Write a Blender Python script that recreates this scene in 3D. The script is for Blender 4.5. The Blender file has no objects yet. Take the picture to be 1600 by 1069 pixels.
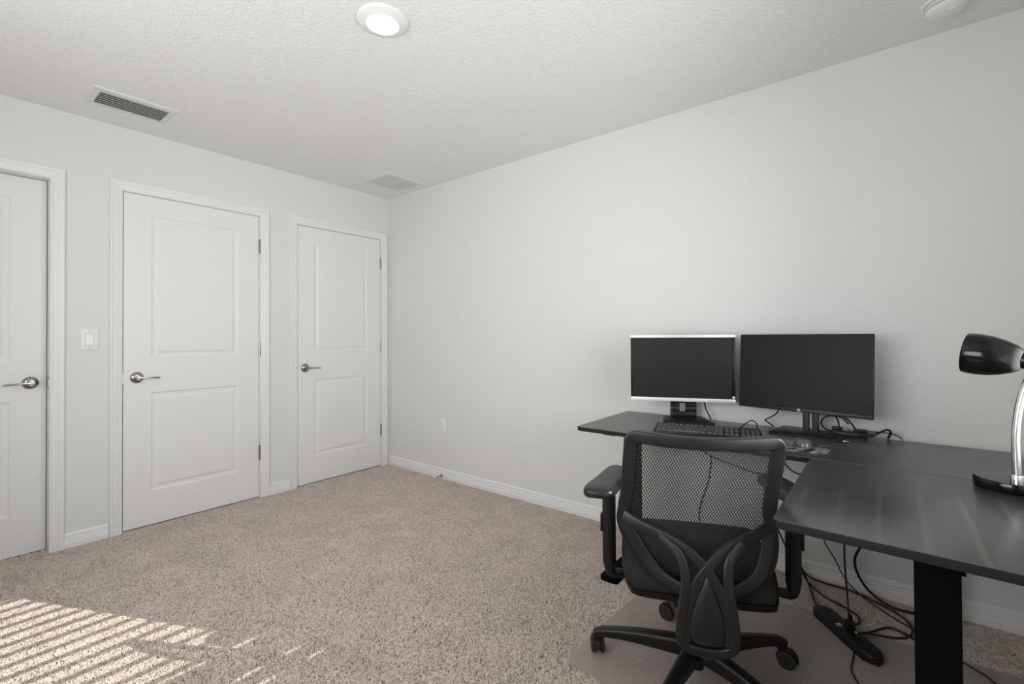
import bpy, bmesh, math, random
from mathutils import Vector, Matrix
R = math.radians
PI = math.pi
random.seed(7)
sc = bpy.context.scene
COL = sc.collection

# ------------------------------------------------------------------ camera
CAM = Vector((3.5708, -2.6559, 1.17529))
YAW, TILT, ROLL = 0.673685, 0.0091447, 0.0049322
F_PX, V0 = 730.938, 518.359
fw = Vector((-math.sin(YAW), math.cos(YAW), 0)); rt = Vector((math.cos(YAW), math.sin(YAW), 0)); upv = Vector((0, 0, 1))
fc = fw*math.cos(TILT) + upv*math.sin(TILT)
uc = upv*math.cos(TILT) - fw*math.sin(TILT)
xc = rt*math.cos(ROLL) - uc*math.sin(ROLL)
yc = rt*math.sin(ROLL) + uc*math.cos(ROLL)
cd = bpy.data.cameras.new('camera'); cam = bpy.data.objects.new('camera', cd); COL.objects.link(cam)
M = Matrix((xc, yc, -fc)).transposed().to_4x4(); M.translation = CAM
cam.matrix_world = M
cd.sensor_fit = 'HORIZONTAL'; cd.sensor_width = 36.0
cd.lens = 36.0*F_PX/1600.0
cd.shift_y = (V0-534.5)/1600.0
cd.clip_start = 0.05
sc.camera = cam

# ------------------------------------------------------------------ world, sun, daylight, exposure
ROOM_X, ROOM_Y, ROOM_Z = 4.02, -3.70, 2.44
WY0, WY1, WZ0, WZ1 = -1.95, -0.648, 0.74, 1.98        # window in the right wall
FX0, FX1 = 1.30, 3.20                                 # window added behind the camera for fill
w = bpy.data.worlds.new('world'); sc.world = w; w.use_nodes = True
bg = w.node_tree.nodes['Background']; bg.inputs[0].default_value = (0.80, 0.89, 1.0, 1); bg.inputs[1].default_value = 1.6
sl = bpy.data.lights.new('sun', 'SUN'); sun = bpy.data.objects.new('sun', sl); COL.objects.link(sun)
sun.rotation_euler = Vector((-1.93, -0.919, -1.0)).to_track_quat('-Z', 'Y').to_euler()
sl.energy = 4.6; sl.angle = R(0.12); sl.color = (1.0, 0.95, 0.88)

def area(name, loc, direction, sx, sy, power, color=(1, 1, 1), spread=180):
    l = bpy.data.lights.new(name, 'AREA'); o = bpy.data.objects.new(name, l); COL.objects.link(o)
    l.shape = 'RECTANGLE'; l.size = sx; l.size_y = sy; l.energy = power; l.color = color; l.spread = R(spread)
    o.location = loc; o.rotation_euler = Vector(direction).to_track_quat('-Z', 'Y').to_euler()
    return o
area('window_daylight', (3.90, (WY0+WY1)/2, 1.32), (-1, 0, 0.13), 1.2, 1.1, 9.6, (0.98, 0.985, 0.98), 112)
area('rear_fill', ((FX0+FX1)/2, ROOM_Y+0.12, 1.40), (0, 1, 0.22), 1.85, 1.25, 26.5, (0.98, 0.985, 0.985), 150)  # added fill light from behind the camera, no known source there
sc.view_settings.view_transform = 'Standard'; sc.view_settings.look = 'None'
sc.view_settings.gamma = 1.0; sc.view_settings.use_curve_mapping = False
sc.view_settings.exposure = 0.35
sc.cycles.use_denoising = True
sc.cycles.max_bounces = 10; sc.cycles.diffuse_bounces = 6; sc.cycles.glossy_bounces = 4
sc.cycles.transparent_max_bounces = 12
sc.cycles.sample_clamp_indirect = 6.0

# ------------------------------------------------------------------ materials
def new_mat(name, color=(0.5, 0.5, 0.5), rough=0.5, metal=0.0, spec=0.5, coat=0.0):
    m = bpy.data.materials.new(name); m.use_nodes = True
    b = m.node_tree.nodes['Principled BSDF']
    b.inputs['Base Color'].default_value = (*color, 1); b.inputs['Roughness'].default_value = rough
    b.inputs['Metallic'].default_value = metal; b.inputs['Specular IOR Level'].default_value = spec
    b.inputs['Coat Weight'].default_value = coat
    return m
def add_noise(m, scale, amount=0.12, bump=0.0, dist=0.001, detail=4.0, rough_amt=0.0):
    nt = m.node_tree; b = nt.nodes['Principled BSDF']
    tc = nt.nodes.new('ShaderNodeTexCoord'); n = nt.nodes.new('ShaderNodeTexNoise')
    n.inputs['Scale'].default_value = scale; n.inputs['Detail'].default_value = detail
    nt.links.new(tc.outputs['Object'], n.inputs['Vector'])
    if amount:
        c = b.inputs['Base Color'].default_value[:3]
        mx = nt.nodes.new('ShaderNodeMix'); mx.data_type = 'RGBA'
        mx.inputs[6].default_value = (*[x*(1-amount) for x in c], 1); mx.inputs[7].default_value = (*[min(1, x*(1+amount)) for x in c], 1)
        nt.links.new(n.outputs['Fac'], mx.inputs[0]); nt.links.new(mx.outputs[2], b.inputs['Base Color'])
    if bump:
        bp = nt.nodes.new('ShaderNodeBump'); bp.inputs['Strength'].default_value = bump; bp.inputs['Distance'].default_value = dist
        nt.links.new(n.outputs['Fac'], bp.inputs['Height']); nt.links.new(bp.outputs['Normal'], b.inputs['Normal'])
    if rough_amt:
        mr = nt.nodes.new('ShaderNodeMapRange'); r0 = b.inputs['Roughness'].default_value
        mr.inputs[3].default_value = r0-rough_amt; mr.inputs[4].default_value = r0+rough_amt
        nt.links.new(n.outputs['Fac'], mr.inputs[0]); nt.links.new(mr.outputs[0], b.inputs['Roughness'])
    return m
M_WALL = add_noise(new_mat('wall_paint', (0.735, 0.733, 0.722), 0.75, spec=0.25), 55, 0.01, 0.22, 0.004)
def knockdown(m, scale, lo, hi, strength, dist):
    nt = m.node_tree; b = nt.nodes['Principled BSDF']
    tc = nt.nodes.new('ShaderNodeTexCoord'); n = nt.nodes.new('ShaderNodeTexNoise'); n.inputs['Scale'].default_value = scale
    n.inputs['Detail'].default_value = 3; n.inputs['Distortion'].default_value = 0.6
    cr = nt.nodes.new('ShaderNodeMapRange'); cr.inputs[1].default_value = lo; cr.inputs[2].default_value = hi; cr.interpolation_type = 'SMOOTHSTEP'
    bp = nt.nodes.new('ShaderNodeBump'); bp.inputs['Strength'].default_value = strength; bp.inputs['Distance'].default_value = dist
    nt.links.new(tc.outputs['Object'], n.inputs['Vector']); nt.links.new(n.outputs['Fac'], cr.inputs[0])
    nt.links.new(cr.outputs[0], bp.inputs['Height']); nt.links.new(bp.outputs['Normal'], b.inputs['Normal'])
    return m
M_CEIL = knockdown(new_mat('ceiling_paint', (0.83, 0.825, 0.812), 0.85, spec=0.15), 62, 0.42, 0.60, 0.32, 0.004)
M_DOOR = new_mat('door_paint', (0.79, 0.785, 0.775), 0.42, spec=0.4)
M_TRIM = new_mat('trim_paint', (0.79, 0.785, 0.775), 0.40, spec=0.4)
M_PLATE = new_mat('white_plastic', (0.82, 0.815, 0.80), 0.35)
M_GAPSHADE = new_mat('dark_gap', (0.03, 0.03, 0.03), 0.8)  # near-black standing in for the shade behind the door gaps
M_NICKEL = add_noise(new_mat('satin_nickel', (0.36, 0.35, 0.335), 0.24, 1.0), 40, 0.05, 0, 0)
M_VENTBACK = new_mat('duct_inside', (0.015, 0.015, 0.015), 0.9)  # near-black in place of the shade inside the duct
M_VENT = new_mat('vent_paint', (0.72, 0.72, 0.70), 0.5)
M_BLADE = new_mat('vent_blade_paint', (0.42, 0.42, 0.41), 0.5)
M_BLIND = new_mat('blind_slat', (0.85, 0.84, 0.80), 0.5)
M_BLACK = add_noise(new_mat('black_plastic', (0.007, 0.007, 0.0072), 0.42, spec=0.35), 300, 0.10, 0.10, 0.0004)
M_FRAME = add_noise(new_mat('chair_frame_plastic', (0.0125, 0.0125, 0.0125), 0.36, spec=0.45), 260, 0.10, 0.06, 0.0004)
M_GLOSSBLACK = new_mat('gloss_black_plastic', (0.008, 0.008, 0.008), 0.34, spec=0.3)
M_FABRIC = add_noise(new_mat('seat_fabric', (0.028, 0.028, 0.028), 0.95, spec=0.1), 420, 0.75, 0.6, 0.002)
M_NET = new_mat('mesh_netting', (0.018, 0.018, 0.018), 0.7)
M_TREAD = new_mat('caster_tread', (0.012, 0.012, 0.012), 0.6)
M_STEEL = add_noise(new_mat('desk_leg_powder', (0.0022, 0.0022, 0.0022), 0.8, spec=0.06), 500, 0.15, 0.1, 0.0003)
M_DESKEDGE = add_noise(new_mat('desk_edge', (0.013, 0.013, 0.013), 0.6, spec=0.25), 200, 0.10)
M_SILVER = new_mat('silver_bezel', (0.80, 0.79, 0.78), 0.34, 0.2)
M_SCREEN = new_mat('screen_matte', (0.013, 0.013, 0.0125), 0.42, spec=0.3)
M_SCREEN2 = new_mat('screen_matte_dark', (0.006, 0.006, 0.0055), 0.45, spec=0.22)
M_MONBLACK = add_noise(new_mat('monitor_plastic', (0.010, 0.010, 0.010), 0.38, spec=0.35), 300, 0.1)
M_STAND = new_mat('stand_grey', (0.055, 0.055, 0.058), 0.38, 0.4)
M_KEY = new_mat('keycap', (0.055, 0.055, 0.053), 0.42)
M_CABLE = new_mat('cable_rubber', (0.010, 0.010, 0.010), 0.5)
M_CABLERED = new_mat('cable_brown', (0.03, 0.010, 0.008), 0.5)
M_LAMPBLACK = new_mat('lamp_enamel', (0.004, 0.004, 0.004), 0.13, spec=0.45)
M_CHROME = new_mat('brushed_chrome', (0.80, 0.80, 0.79), 0.22, 1.0)
M_WHITEMARK = new_mat('print_white', (0.62, 0.62, 0.60), 0.5)
M_GREYMARK = new_mat('print_grey', (0.36, 0.36, 0.36), 0.5)
M_RUBBERWHITE = new_mat('white_rubber', (0.75, 0.75, 0.72), 0.6)

# desk laminate: dark, lightly textured, dusty scuffs
M_DESK = new_mat('desk_laminate', (0.020, 0.020, 0.0205), 0.40, spec=0.8)
def desk_nodes(m):
    nt = m.node_tree; b = nt.nodes['Principled BSDF']
    tc = nt.nodes.new('ShaderNodeTexCoord')
    n = nt.nodes.new('ShaderNodeTexNoise'); n.inputs['Scale'].default_value = 3.0; n.inputs['Detail'].default_value = 6
    n2 = nt.nodes.new('ShaderNodeTexNoise'); n2.inputs['Scale'].default_value = 450; n2.inputs['Detail'].default_value = 2
    nt.links.new(tc.outputs['Object'], n.inputs['Vector']); nt.links.new(tc.outputs['Object'], n2.inputs['Vector'])
    mr = nt.nodes.new('ShaderNodeMapRange'); mr.inputs[3].default_value = 0.29; mr.inputs[4].default_value = 0.325; b.inputs['IOR'].default_value = 1.75
    nt.links.new(n.outputs['Fac'], mr.inputs[0]); nt.links.new(mr.outputs[0], b.inputs['Roughness'])
    bp = nt.nodes.new('ShaderNodeBump'); bp.inputs['Strength'].default_value = 0.12; bp.inputs['Distance'].default_value = 0.0004
    nt.links.new(n2.outputs['Fac'], bp.inputs['Height']); nt.links.new(bp.outputs['Normal'], b.inputs['Normal'])
    mx = nt.nodes.new('ShaderNodeMix'); mx.data_type = 'RGBA'
    mx.inputs[6].default_value = (0.027, 0.0262, 0.0252, 1); mx.inputs[7].default_value = (0.040, 0.0388, 0.0372, 1)
    nt.links.new(n.outputs['Fac'], mx.inputs[0]); nt.links.new(mx.outputs[2], b.inputs['Base Color'])
desk_nodes(M_DESK)

# carpet backing and pile
M_CARPET = new_mat('carpet_backing', (0.30, 0.245, 0.205), 1.0, spec=0.05)
def carpet_nodes(m):
    nt = m.node_tree; b = nt.nodes['Principled BSDF']
    tc = nt.nodes.new('ShaderNodeTexCoord')
    n = nt.nodes.new('ShaderNodeTexNoise'); n.inputs['Scale'].default_value = 170; n.inputs['Detail'].default_value = 3
    nt.links.new(tc.outputs['Object'], n.inputs['Vector'])
    cr = nt.nodes.new('ShaderNodeValToRGB')
    cr.color_ramp.elements[0].position = 0.32; cr.color_ramp.elements[0].color = (0.34, 0.28, 0.24, 1)
    cr.color_ramp.elements[1].position = 0.66; cr.color_ramp.elements[1].color = (0.62, 0.54, 0.475, 1)
    nt.links.new(n.outputs['Fac'], cr.inputs[0]); nt.links.new(cr.outputs[0], b.inputs['Base Color'])
    bp = nt.nodes.new('ShaderNodeBump'); bp.inputs['Strength'].default_value = 0.8; bp.inputs['Distance'].default_value = 0.006
    nt.links.new(n.outputs['Fac'], bp.inputs['Height']); nt.links.new(bp.outputs['Normal'], b.inputs['Normal'])
carpet_nodes(M_CARPET)
M_PILE = new_mat('carpet_yarn', (0.40, 0.33, 0.28), 1.0, spec=0.05)
def pile_nodes(m):
    nt = m.node_tree; b = nt.nodes['Principled BSDF']
    oi = nt.nodes.new('ShaderNodeObjectInfo'); cr = nt.nodes.new('ShaderNodeValToRGB')
    e = cr.color_ramp.elements
    e[0].position = 0.0; e[0].color = (0.45, 0.38, 0.33, 1)
    e[1].position = 1.0; e[1].color = (0.82, 0.73, 0.65, 1)
    x = e.new(0.22); x.color = (0.66, 0.575, 0.51, 1)
    x = e.new(0.65); x.color = (0.76, 0.675, 0.61, 1)
    nz = nt.nodes.new('ShaderNodeTexNoise'); nz.inputs['Scale'].default_value = 5.5; nz.inputs['Detail'].default_value = 4
    mr = nt.nodes.new('ShaderNodeMapRange'); mr.inputs[1].default_value = 0.30; mr.inputs[2].default_value = 0.70; mr.inputs[3].default_value = 0.94; mr.inputs[4].default_value = 1.06
    vm = nt.nodes.new('ShaderNodeVectorMath'); vm.operation = 'SCALE'
    nt.links.new(oi.outputs['Location'], nz.inputs['Vector']); nt.links.new(nz.outputs['Fac'], mr.inputs[0]); nt.links.new(mr.outputs[0], vm.inputs['Scale'])
    nt.links.new(oi.outputs['Random'], cr.inputs[0]); nt.links.new(cr.outputs[0], vm.inputs[0]); nt.links.new(vm.outputs[0], b.inputs['Base Color'])
pile_nodes(M_PILE)

# chair mat: cloudy clear vinyl
M_MAT = bpy.data.materials.new('cloudy_vinyl'); M_MAT.use_nodes = True
def mat_nodes(m):
    nt = m.node_tree; b = nt.nodes['Principled BSDF']; out = nt.nodes['Material Output']
    b.inputs['Base Color'].default_value = (0.50, 0.425, 0.395, 1); b.inputs['Roughness'].default_value = 0.45
    tr = nt.nodes.new('ShaderNodeBsdfTransparent'); tr.inputs[0].default_value = (0.93, 0.90, 0.89, 1)
    mx = nt.nodes.new('ShaderNodeMixShader')
    tc = nt.nodes.new('ShaderNodeTexCoord'); n = nt.nodes.new('ShaderNodeTexNoise'); n.inputs['Scale'].default_value = 9
    mr = nt.nodes.new('ShaderNodeMapRange'); mr.inputs[3].default_value = 0.30; mr.inputs[4].default_value = 0.46
    nt.links.new(tc.outputs['Object'], n.inputs['Vector']); nt.links.new(n.outputs['Fac'], mr.inputs[0])
    nt.links.new(mr.outputs[0], mx.inputs[0]); nt.links.new(b.outputs[0], mx.inputs[1]); nt.links.new(tr.outputs[0], mx.inputs[2])
    n2 = nt.nodes.new('ShaderNodeTexNoise'); n2.inputs['Scale'].default_value = 130; n2.inputs['Detail'].default_value = 5
    c2 = nt.nodes.new('ShaderNodeMix'); c2.data_type = 'RGBA'; c2.inputs[6].default_value = (0.34, 0.285, 0.265, 1); c2.inputs[7].default_value = (0.66, 0.57, 0.53, 1)
    nt.links.new(tc.outputs['Object'], n2.inputs['Vector']); nt.links.new(n2.outputs['Fac'], c2.inputs[0]); nt.links.new(c2.outputs[2], b.inputs['Base Color'])
    nt.links.new(mx.outputs[0], out.inputs['Surface'])
mat_nodes(M_MAT)
# window glass (thin pane)
M_GLASS = bpy.data.materials.new('window_glass'); M_GLASS.use_nodes = True
def glass_nodes(m):
    nt = m.node_tree; out = nt.nodes['Material Output']; nt.nodes.remove(nt.nodes['Principled BSDF'])
    tr = nt.nodes.new('ShaderNodeBsdfTransparent'); gl = nt.nodes.new('ShaderNodeBsdfGlossy'); gl.inputs['Roughness'].default_value = 0.02
    mx = nt.nodes.new('ShaderNodeMixShader'); mx.inputs[0].default_value = 0.06
    nt.links.new(tr.outputs[0], mx.inputs[1]); nt.links.new(gl.outputs[0], mx.inputs[2]); nt.links.new(mx.outputs[0], out.inputs['Surface'])
glass_nodes(M_GLASS)
# lit lens
M_LENS = bpy.data.materials.new('lit_lens'); M_LENS.use_nodes = True
_b = M_LENS.node_tree.nodes['Principled BSDF']; _b.inputs['Base Color'].default_value = (0.9, 0.9, 0.88, 1)
_b.inputs['Emission Color'].default_value = (1.0, 0.96, 0.90, 1); _b.inputs['Emission Strength'].default_value = 16.0
# glossy printed mouse pad
M_PAD = new_mat('glossy_mouse_pad', (0.06, 0.06, 0.06), 0.16, spec=0.6)
def pad_nodes(m):
    nt = m.node_tree; b = nt.nodes['Principled BSDF']
    tc = nt.nodes.new('ShaderNodeTexCoord'); n = nt.nodes.new('ShaderNodeTexNoise'); n.inputs['Scale'].default_value = 22; n.inputs['Distortion'].default_value = 1.5
    cr = nt.nodes.new('ShaderNodeValToRGB')
    cr.color_ramp.elements[0].position = 0.42; cr.color_ramp.elements[0].color = (0.02, 0.02, 0.02, 1)
    cr.color_ramp.elements[1].position = 0.60; cr.color_ramp.elements[1].color = (0.30, 0.30, 0.29, 1)
    nt.links.new(tc.outputs['Object'], n.inputs['Vector']); nt.links.new(n.outputs['Fac'], cr.inputs[0]); nt.links.new(cr.outputs[0], b.inputs['Base Color'])
pad_nodes(M_PAD)
M_MOUSE = add_noise(new_mat('mouse_grey_pattern', (0.13, 0.13, 0.13), 0.22, 0.4), 60, 0.8)

# ------------------------------------------------------------------ mesh helpers
def bm_box(bm, x0, x1, y0, y1, z0, z1, bevel=0.0, seg=2):
    vs = [bm.verts.new(p) for p in ((x0,y0,z0),(x1,y0,z0),(x1,y1,z0),(x0,y1,z0),(x0,y0,z1),(x1,y0,z1),(x1,y1,z1),(x0,y1,z1))]
    fs = [bm.faces.new([vs[i] for i in f]) for f in ((0,3,2,1),(4,5,6,7),(0,1,5,4),(1,2,6,5),(2,3,7,6),(3,0,4,7))]
    if bevel > 0:
        es = list({e for f in fs for e in f.edges})
        bmesh.ops.bevel(bm, geom=es, offset=bevel, segments=seg, profile=0.5, affect='EDGES', clamp_overlap=True)
    return vs
def bm_prism(bm, pts, z0, z1, bevel=0.0, seg=2):
    """vertical prism over a ccw polygon"""
    a = [bm.verts.new((p[0], p[1], z0)) for p in pts]; b = [bm.verts.new((p[0], p[1], z1)) for p in pts]
    n = len(pts)
    fs = [bm.faces.new(list(reversed(a))), bm.faces.new(b)] + [bm.faces.new([a[i], a[(i+1) % n], b[(i+1) % n], b[i]]) for i in range(n)]
    if bevel > 0:
        es = [e for e in fs[1].edges] + [e for e in fs[0].edges]
        bmesh.ops.bevel(bm, geom=es, offset=bevel, segments=seg, profile=0.5, affect='EDGES', clamp_overlap=True)
def rrect(cx, cy, w_, h_, r, n=5, ang=0.0):
    out = []
    for (sx, sy, a0) in ((1, -1, -90), (1, 1, 0), (-1, 1, 90), (-1, -1, 180)):
        for k in range(n+1):
            a = R(a0 + 90*k/n); out.append((sx*(w_/2-r)+r*math.cos(a), sy*(h_/2-r)+r*math.sin(a)))
    c, s = math.cos(ang), math.sin(ang)
    return [(cx+x*c-y*s, cy+x*s+y*c) for x, y in out]
def lathe(bm, prof, n=32, axis_m=None):
    """prof: list of (radius, height) about local Z; axis_m: Matrix to place"""
    rings = []
    for r, z in prof:
        if r < 1e-6:
            v = bm.verts.new((0, 0, z)); rings.append([v]*n)
        else:
            rings.append([bm.verts.new((r*math.cos(2*PI*k/n), r*math.sin(2*PI*k/n), z)) for k in range(n)])
    vs = {v for rg in rings for v in rg}
    for a, b in zip(rings, rings[1:]):
        for k in range(n):
            q = [a[k], a[(k+1) % n], b[(k+1) % n], b[k]]
            u = []
            for v in q:
                if v not in u: u.append(v)
            if len(u) >= 3:
                try: bm.faces.new(u)
                except ValueError: pass
    if axis_m is not None:
        for v in vs: v.co = axis_m @ v.co
def place(loc, direction=(0, 0, 1)):
    m = Vector(direction).to_track_quat('Z', 'Y').to_matrix().to_4x4(); m.translation = Vector(loc); return m
def smooth(pts, n=6, closed=False):
    P = [Vector(p) for p in pts]; out = []
    N = len(P); rng = N if closed else N-1
    for i in range(rng):
        if closed: p0, p1, p2, p3 = P[(i-1) % N], P[i], P[(i+1) % N], P[(i+2) % N]
        else: p0, p1, p2, p3 = P[max(i-1, 0)], P[i], P[i+1], P[min(i+2, N-1)]
        for k in range(n):
            t = k/n
            out.append(0.5*((2*p1)+(-p0+p2)*t+(2*p0-5*p1+4*p2-p3)*t*t+(-p0+3*p1-3*p2+p3)*t**3))
    if not closed: out.append(P[-1].copy())
    return out
def sweep(bm, path, section, closed=False, up=None, cap=True, scale=None):
    """sweep a 2-D section (list of (a, b)) along path. b follows `up` (fixed vector) when given."""
    P = [Vector(p) for p in path]; N = len(P); rings = []
    nrm = None
    for i in range(N):
        if closed: t = P[(i+1) % N]-P[(i-1) % N]
        else: t = P[min(i+1, N-1)]-P[max(i-1, 0)]
        if t.length < 1e-9: t = Vector((0, 0, 1))
        t.normalize()
        if up is not None:
            u = up(i) if callable(up) else Vector(up)
            b = (u - t*u.dot(t))
            if b.length < 1e-6: b = t.orthogonal()
            b.normalize()
        else:
            if nrm is None: b = t.orthogonal().normalized()
            else:
                b = nrm - t*nrm.dot(t)
                b = b.normalized() if b.length > 1e-6 else t.orthogonal().normalized()
            nrm = b
        a = b.cross(t).normalized()
        s = scale[i] if scale is not None else (1, 1)
        if not isinstance(s, tuple): s = (s, s)
        rings.append([bm.verts.new(P[i]+a*x*s[0]+b*y*s[1]) for x, y in section])
    m = len(section)
    for i in range(N if closed else N-1):
        A, B = rings[i], rings[(i+1) % N]
        for k in range(m):
            bm.faces.new([A[k], A[(k+1) % m], B[(k+1) % m], B[k]])
    if cap and not closed:
        bm.faces.new(list(reversed(rings[0]))); bm.faces.new(rings[-1])
def circ(r, n=10, ry=None):
    ry = r if ry is None else ry
    return [(r*math.cos(2*PI*k/n), ry*math.sin(2*PI*k/n)) for k in range(n)]
def rsec(w_, h_, r=None, n=3):
    r = min(w_, h_)*0.35 if r is None else r
    return rrect(0, 0, w_, h_, r, n)
def link(name, bm, m, parent=None, smooth_shade=True, angle=40, loc=None):
    bmesh.ops.recalc_face_normals(bm, faces=bm.faces[:])
    me = bpy.data.meshes.new(name); bm.to_mesh(me); bm.free()
    o = bpy.data.objects.new(name, me); COL.objects.link(o)
    for mm in (m if isinstance(m, (list, tuple)) else [m]): me.materials.append(mm)
    if smooth_shade:
        me.polygons.foreach_set('use_smooth', [True]*len(me.polygons))
        try: me.set_sharp_from_angle(angle=R(angle))
        except Exception: pass
    if parent is not None: o.parent = parent
    if loc is not None: o.location = loc
    return o
def obj(name, fn, m, parent=None, **k):
    bm = bmesh.new(); fn(bm); return link(name, bm, m, parent, **k)
def boxo(name, x0, x1, y0, y1, z0, z1, m, parent=None, bevel=0.0, **k):
    bm = bmesh.new(); bm_box(bm, x0, x1, y0, y1, z0, z1, bevel); return link(name, bm, m, parent, **k)
def tag(o, label, cat=None, group=None):
    o['label'] = label
    if cat: o['category'] = cat
    if group: o['group'] = group
    return o
def struct(o, label=None):
    o['kind'] = 'structure'
    if label: o['label'] = label; o['category'] = o.name.split('_')[0]
    return o
def empty(name, loc=(0, 0, 0), rz=0.0):
    o = bpy.data.objects.new(name, None); COL.objects.link(o); o.location = loc; o.rotation_euler = (0, 0, rz)
    o.empty_display_size = 0.05
    return o
def text_mesh(name, s, size, m, parent, mat4, depth=0.0004, italic=0.0, align='CENTER'):
    cu = bpy.data.curves.new(name, 'FONT'); cu.body = s; cu.size = size; cu.extrude = depth; cu.shear = italic
    cu.align_x = align; cu.align_y = 'CENTER'; cu.resolution_u = 2
    t = bpy.data.objects.new('tmp', cu); COL.objects.link(t)
    dg = bpy.context.evaluated_depsgraph_get()
    me = bpy.data.meshes.new_from_object(t.evaluated_get(dg)); me.name = name
    bpy.data.objects.remove(t)
    o = bpy.data.objects.new(name, me); COL.objects.link(o); me.materials.clear(); me.materials.append(m)
    me.transform(mat4)
    o.parent = parent
    return o

# ------------------------------------------------------------------ the room shell
WT = 0.12
D1 = (-2.998, -2.235, 2.052)      # door openings in the left wall: y0, y1, head
D2 = (-1.921, -1.138, 2.058)
D3 = (-0.859, -0.088, 2.052)
bm = bmesh.new(); bm_box(bm, -WT, ROOM_X+WT, ROOM_Y-WT, WT, -0.10, 0.0)
struct(link('floor', bm, M_CARPET, smooth_shade=False), 'beige cut pile carpet floor')
bm = bmesh.new(); bm_box(bm, -WT, ROOM_X+WT, ROOM_Y-WT, WT, ROOM_Z, ROOM_Z+0.10)
struct(link('ceiling', bm, M_CEIL, smooth_shade=False), 'white knockdown textured ceiling')
bm = bmesh.new(); bm_box(bm, -WT, ROOM_X+WT, 0.0, WT, 0.0, ROOM_Z)
struct(link('wall_back', bm, M_WALL, smooth_shade=False), 'plain off-white wall behind the desk')
bm = bmesh.new()
ys = [ROOM_Y, D1[0]-0.02, D1[1]+0.02, D2[0]-0.02, D2[1]+0.02, D3[0]-0.02, D3[1]+0.02, 0.0]
for i in (0, 2, 4, 6): bm_box(bm, -WT, 0, ys[i], ys[i+1], 0, ROOM_Z)
for i, d in ((1, D1), (3, D2), (5, D3)): bm_box(bm, -WT, 0, ys[i], ys[i+1], d[2]+0.02, ROOM_Z)
struct(link('wall_left', bm, M_WALL, smooth_shade=False), 'off-white wall with three white doors')
bm = bmesh.new(); bm_box(bm, -WT-0.04, -WT, ROOM_Y, 0.0, 0.0, ROOM_Z)  # added slab: stops light leaking in and keeps the door gaps black
struct(link('wall_behind_doors', bm, M_GAPSHADE, smooth_shade=False), 'added dark slab behind the closed doors, blocking light leaks')
# right wall with the window opening, and the wall behind the camera with an added one for fill
bm = bmesh.new()
bm_box(bm, ROOM_X, ROOM_X+WT, ROOM_Y, WY0, 0, ROOM_Z); bm_box(bm, ROOM_X, ROOM_X+WT, WY1, 0, 0, ROOM_Z)
bm_box(bm, ROOM_X, ROOM_X+WT, WY0, WY1, 0, WZ0); bm_box(bm, ROOM_X, ROOM_X+WT, WY0, WY1, WZ1, ROOM_Z)
struct(link('wall_right', bm, M_WALL, smooth_shade=False), 'off-white wall holding the window with blinds')
bm = bmesh.new()
bm_box(bm, -WT, FX0, ROOM_Y-WT, ROOM_Y, 0, ROOM_Z); bm_box(bm, FX1, ROOM_X+WT, ROOM_Y-WT, ROOM_Y, 0, ROOM_Z)
bm_box(bm, FX0, FX1, ROOM_Y-WT, ROOM_Y, 0, 0.80); bm_box(bm, FX0, FX1, ROOM_Y-WT, ROOM_Y, 2.05, ROOM_Z)
struct(link('wall_front', bm, M_WALL, smooth_shade=False), 'off-white wall behind the camera')

def window_unit(name, a0, a1, z0, z1, to_world, label, slat_n, slat_tilt):
    """a = along the wall, d = outward depth (0 = inner wall face)"""
    root = empty(name); struct(root, label)
    def bx(nm, p0, p1, q0, q1, r0, r1, m, par=root):
        b = bmesh.new(); bm_box(b, p0, p1, q0, q1, r0, r1)
        for v in b.verts: v.co = Vector(to_world(v.co.x, v.co.y, v.co.z))
        return link(nm, b, m, par, smooth_shade=False)
    bx('frame', a0, a1, 0.06, 0.10, z0, z0+0.03, M_TRIM); bx('frame', a0, a1, 0.06, 0.10, z1-0.03, z1, M_TRIM)
    bx('frame', a0, a0+0.03, 0.06, 0.10, z0+0.03, z1-0.03, M_TRIM); bx('frame', a1-0.03, a1, 0.06, 0.10, z0+0.03, z1-0.03, M_TRIM)
    zm = z0+0.41*(z1-z0)
    bx('meeting_rail', a0+0.03, a1-0.03, 0.065, 0.095, zm-0.02, zm+0.02, M_TRIM)
    bx('pane', a0+0.03, a1-0.03, 0.082, 0.085, z0+0.03, zm-0.02, M_GLASS)
    bx('pane', a0+0.03, a1-0.03, 0.082, 0.085, zm+0.02, z1-0.03, M_GLASS)
    bx('sill', a0-0.03, a1+0.03, -0.02, 0.055, z0-0.02, z0-0.001, M_TRIM)
    bx('blind_rail', a0+0.008, a1-0.008, 0.0, 0.05, z1-0.125, z1-0.005, M_BLIND)
    zt = z1-0.150
    for k in range(slat_n):
        z = zt-k*0.0437
        if z < z0+0.02: break
        t = slat_tilt(z); b = bmesh.new()
        dd, dz = 0.025*math.cos(t), 0.025*math.sin(t)
        vs = []
        for (a, s, q) in ((a0+0.008, -1, 0), (a1-0.008, -1, 0), (a1-0.008, 1, 0), (a0+0.008, 1, 0), (a0+0.008, -1, 1), (a1-0.008, -1, 1), (a1-0.008, 1, 1), (a0+0.008, 1, 1)):
            vs.append(b.verts.new(to_world(a, 0.025+s*dd, z+s*dz+q*0.0028)))
        for f in ((0,3,2,1),(4,5,6,7),(0,1,5,4),(1,2,6,5),(2,3,7,6),(3,0,4,7)): b.faces.new([vs[i] for i in f])
        link('slat', b, M_BLIND, root, smooth_shade=False)
    return root
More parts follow.
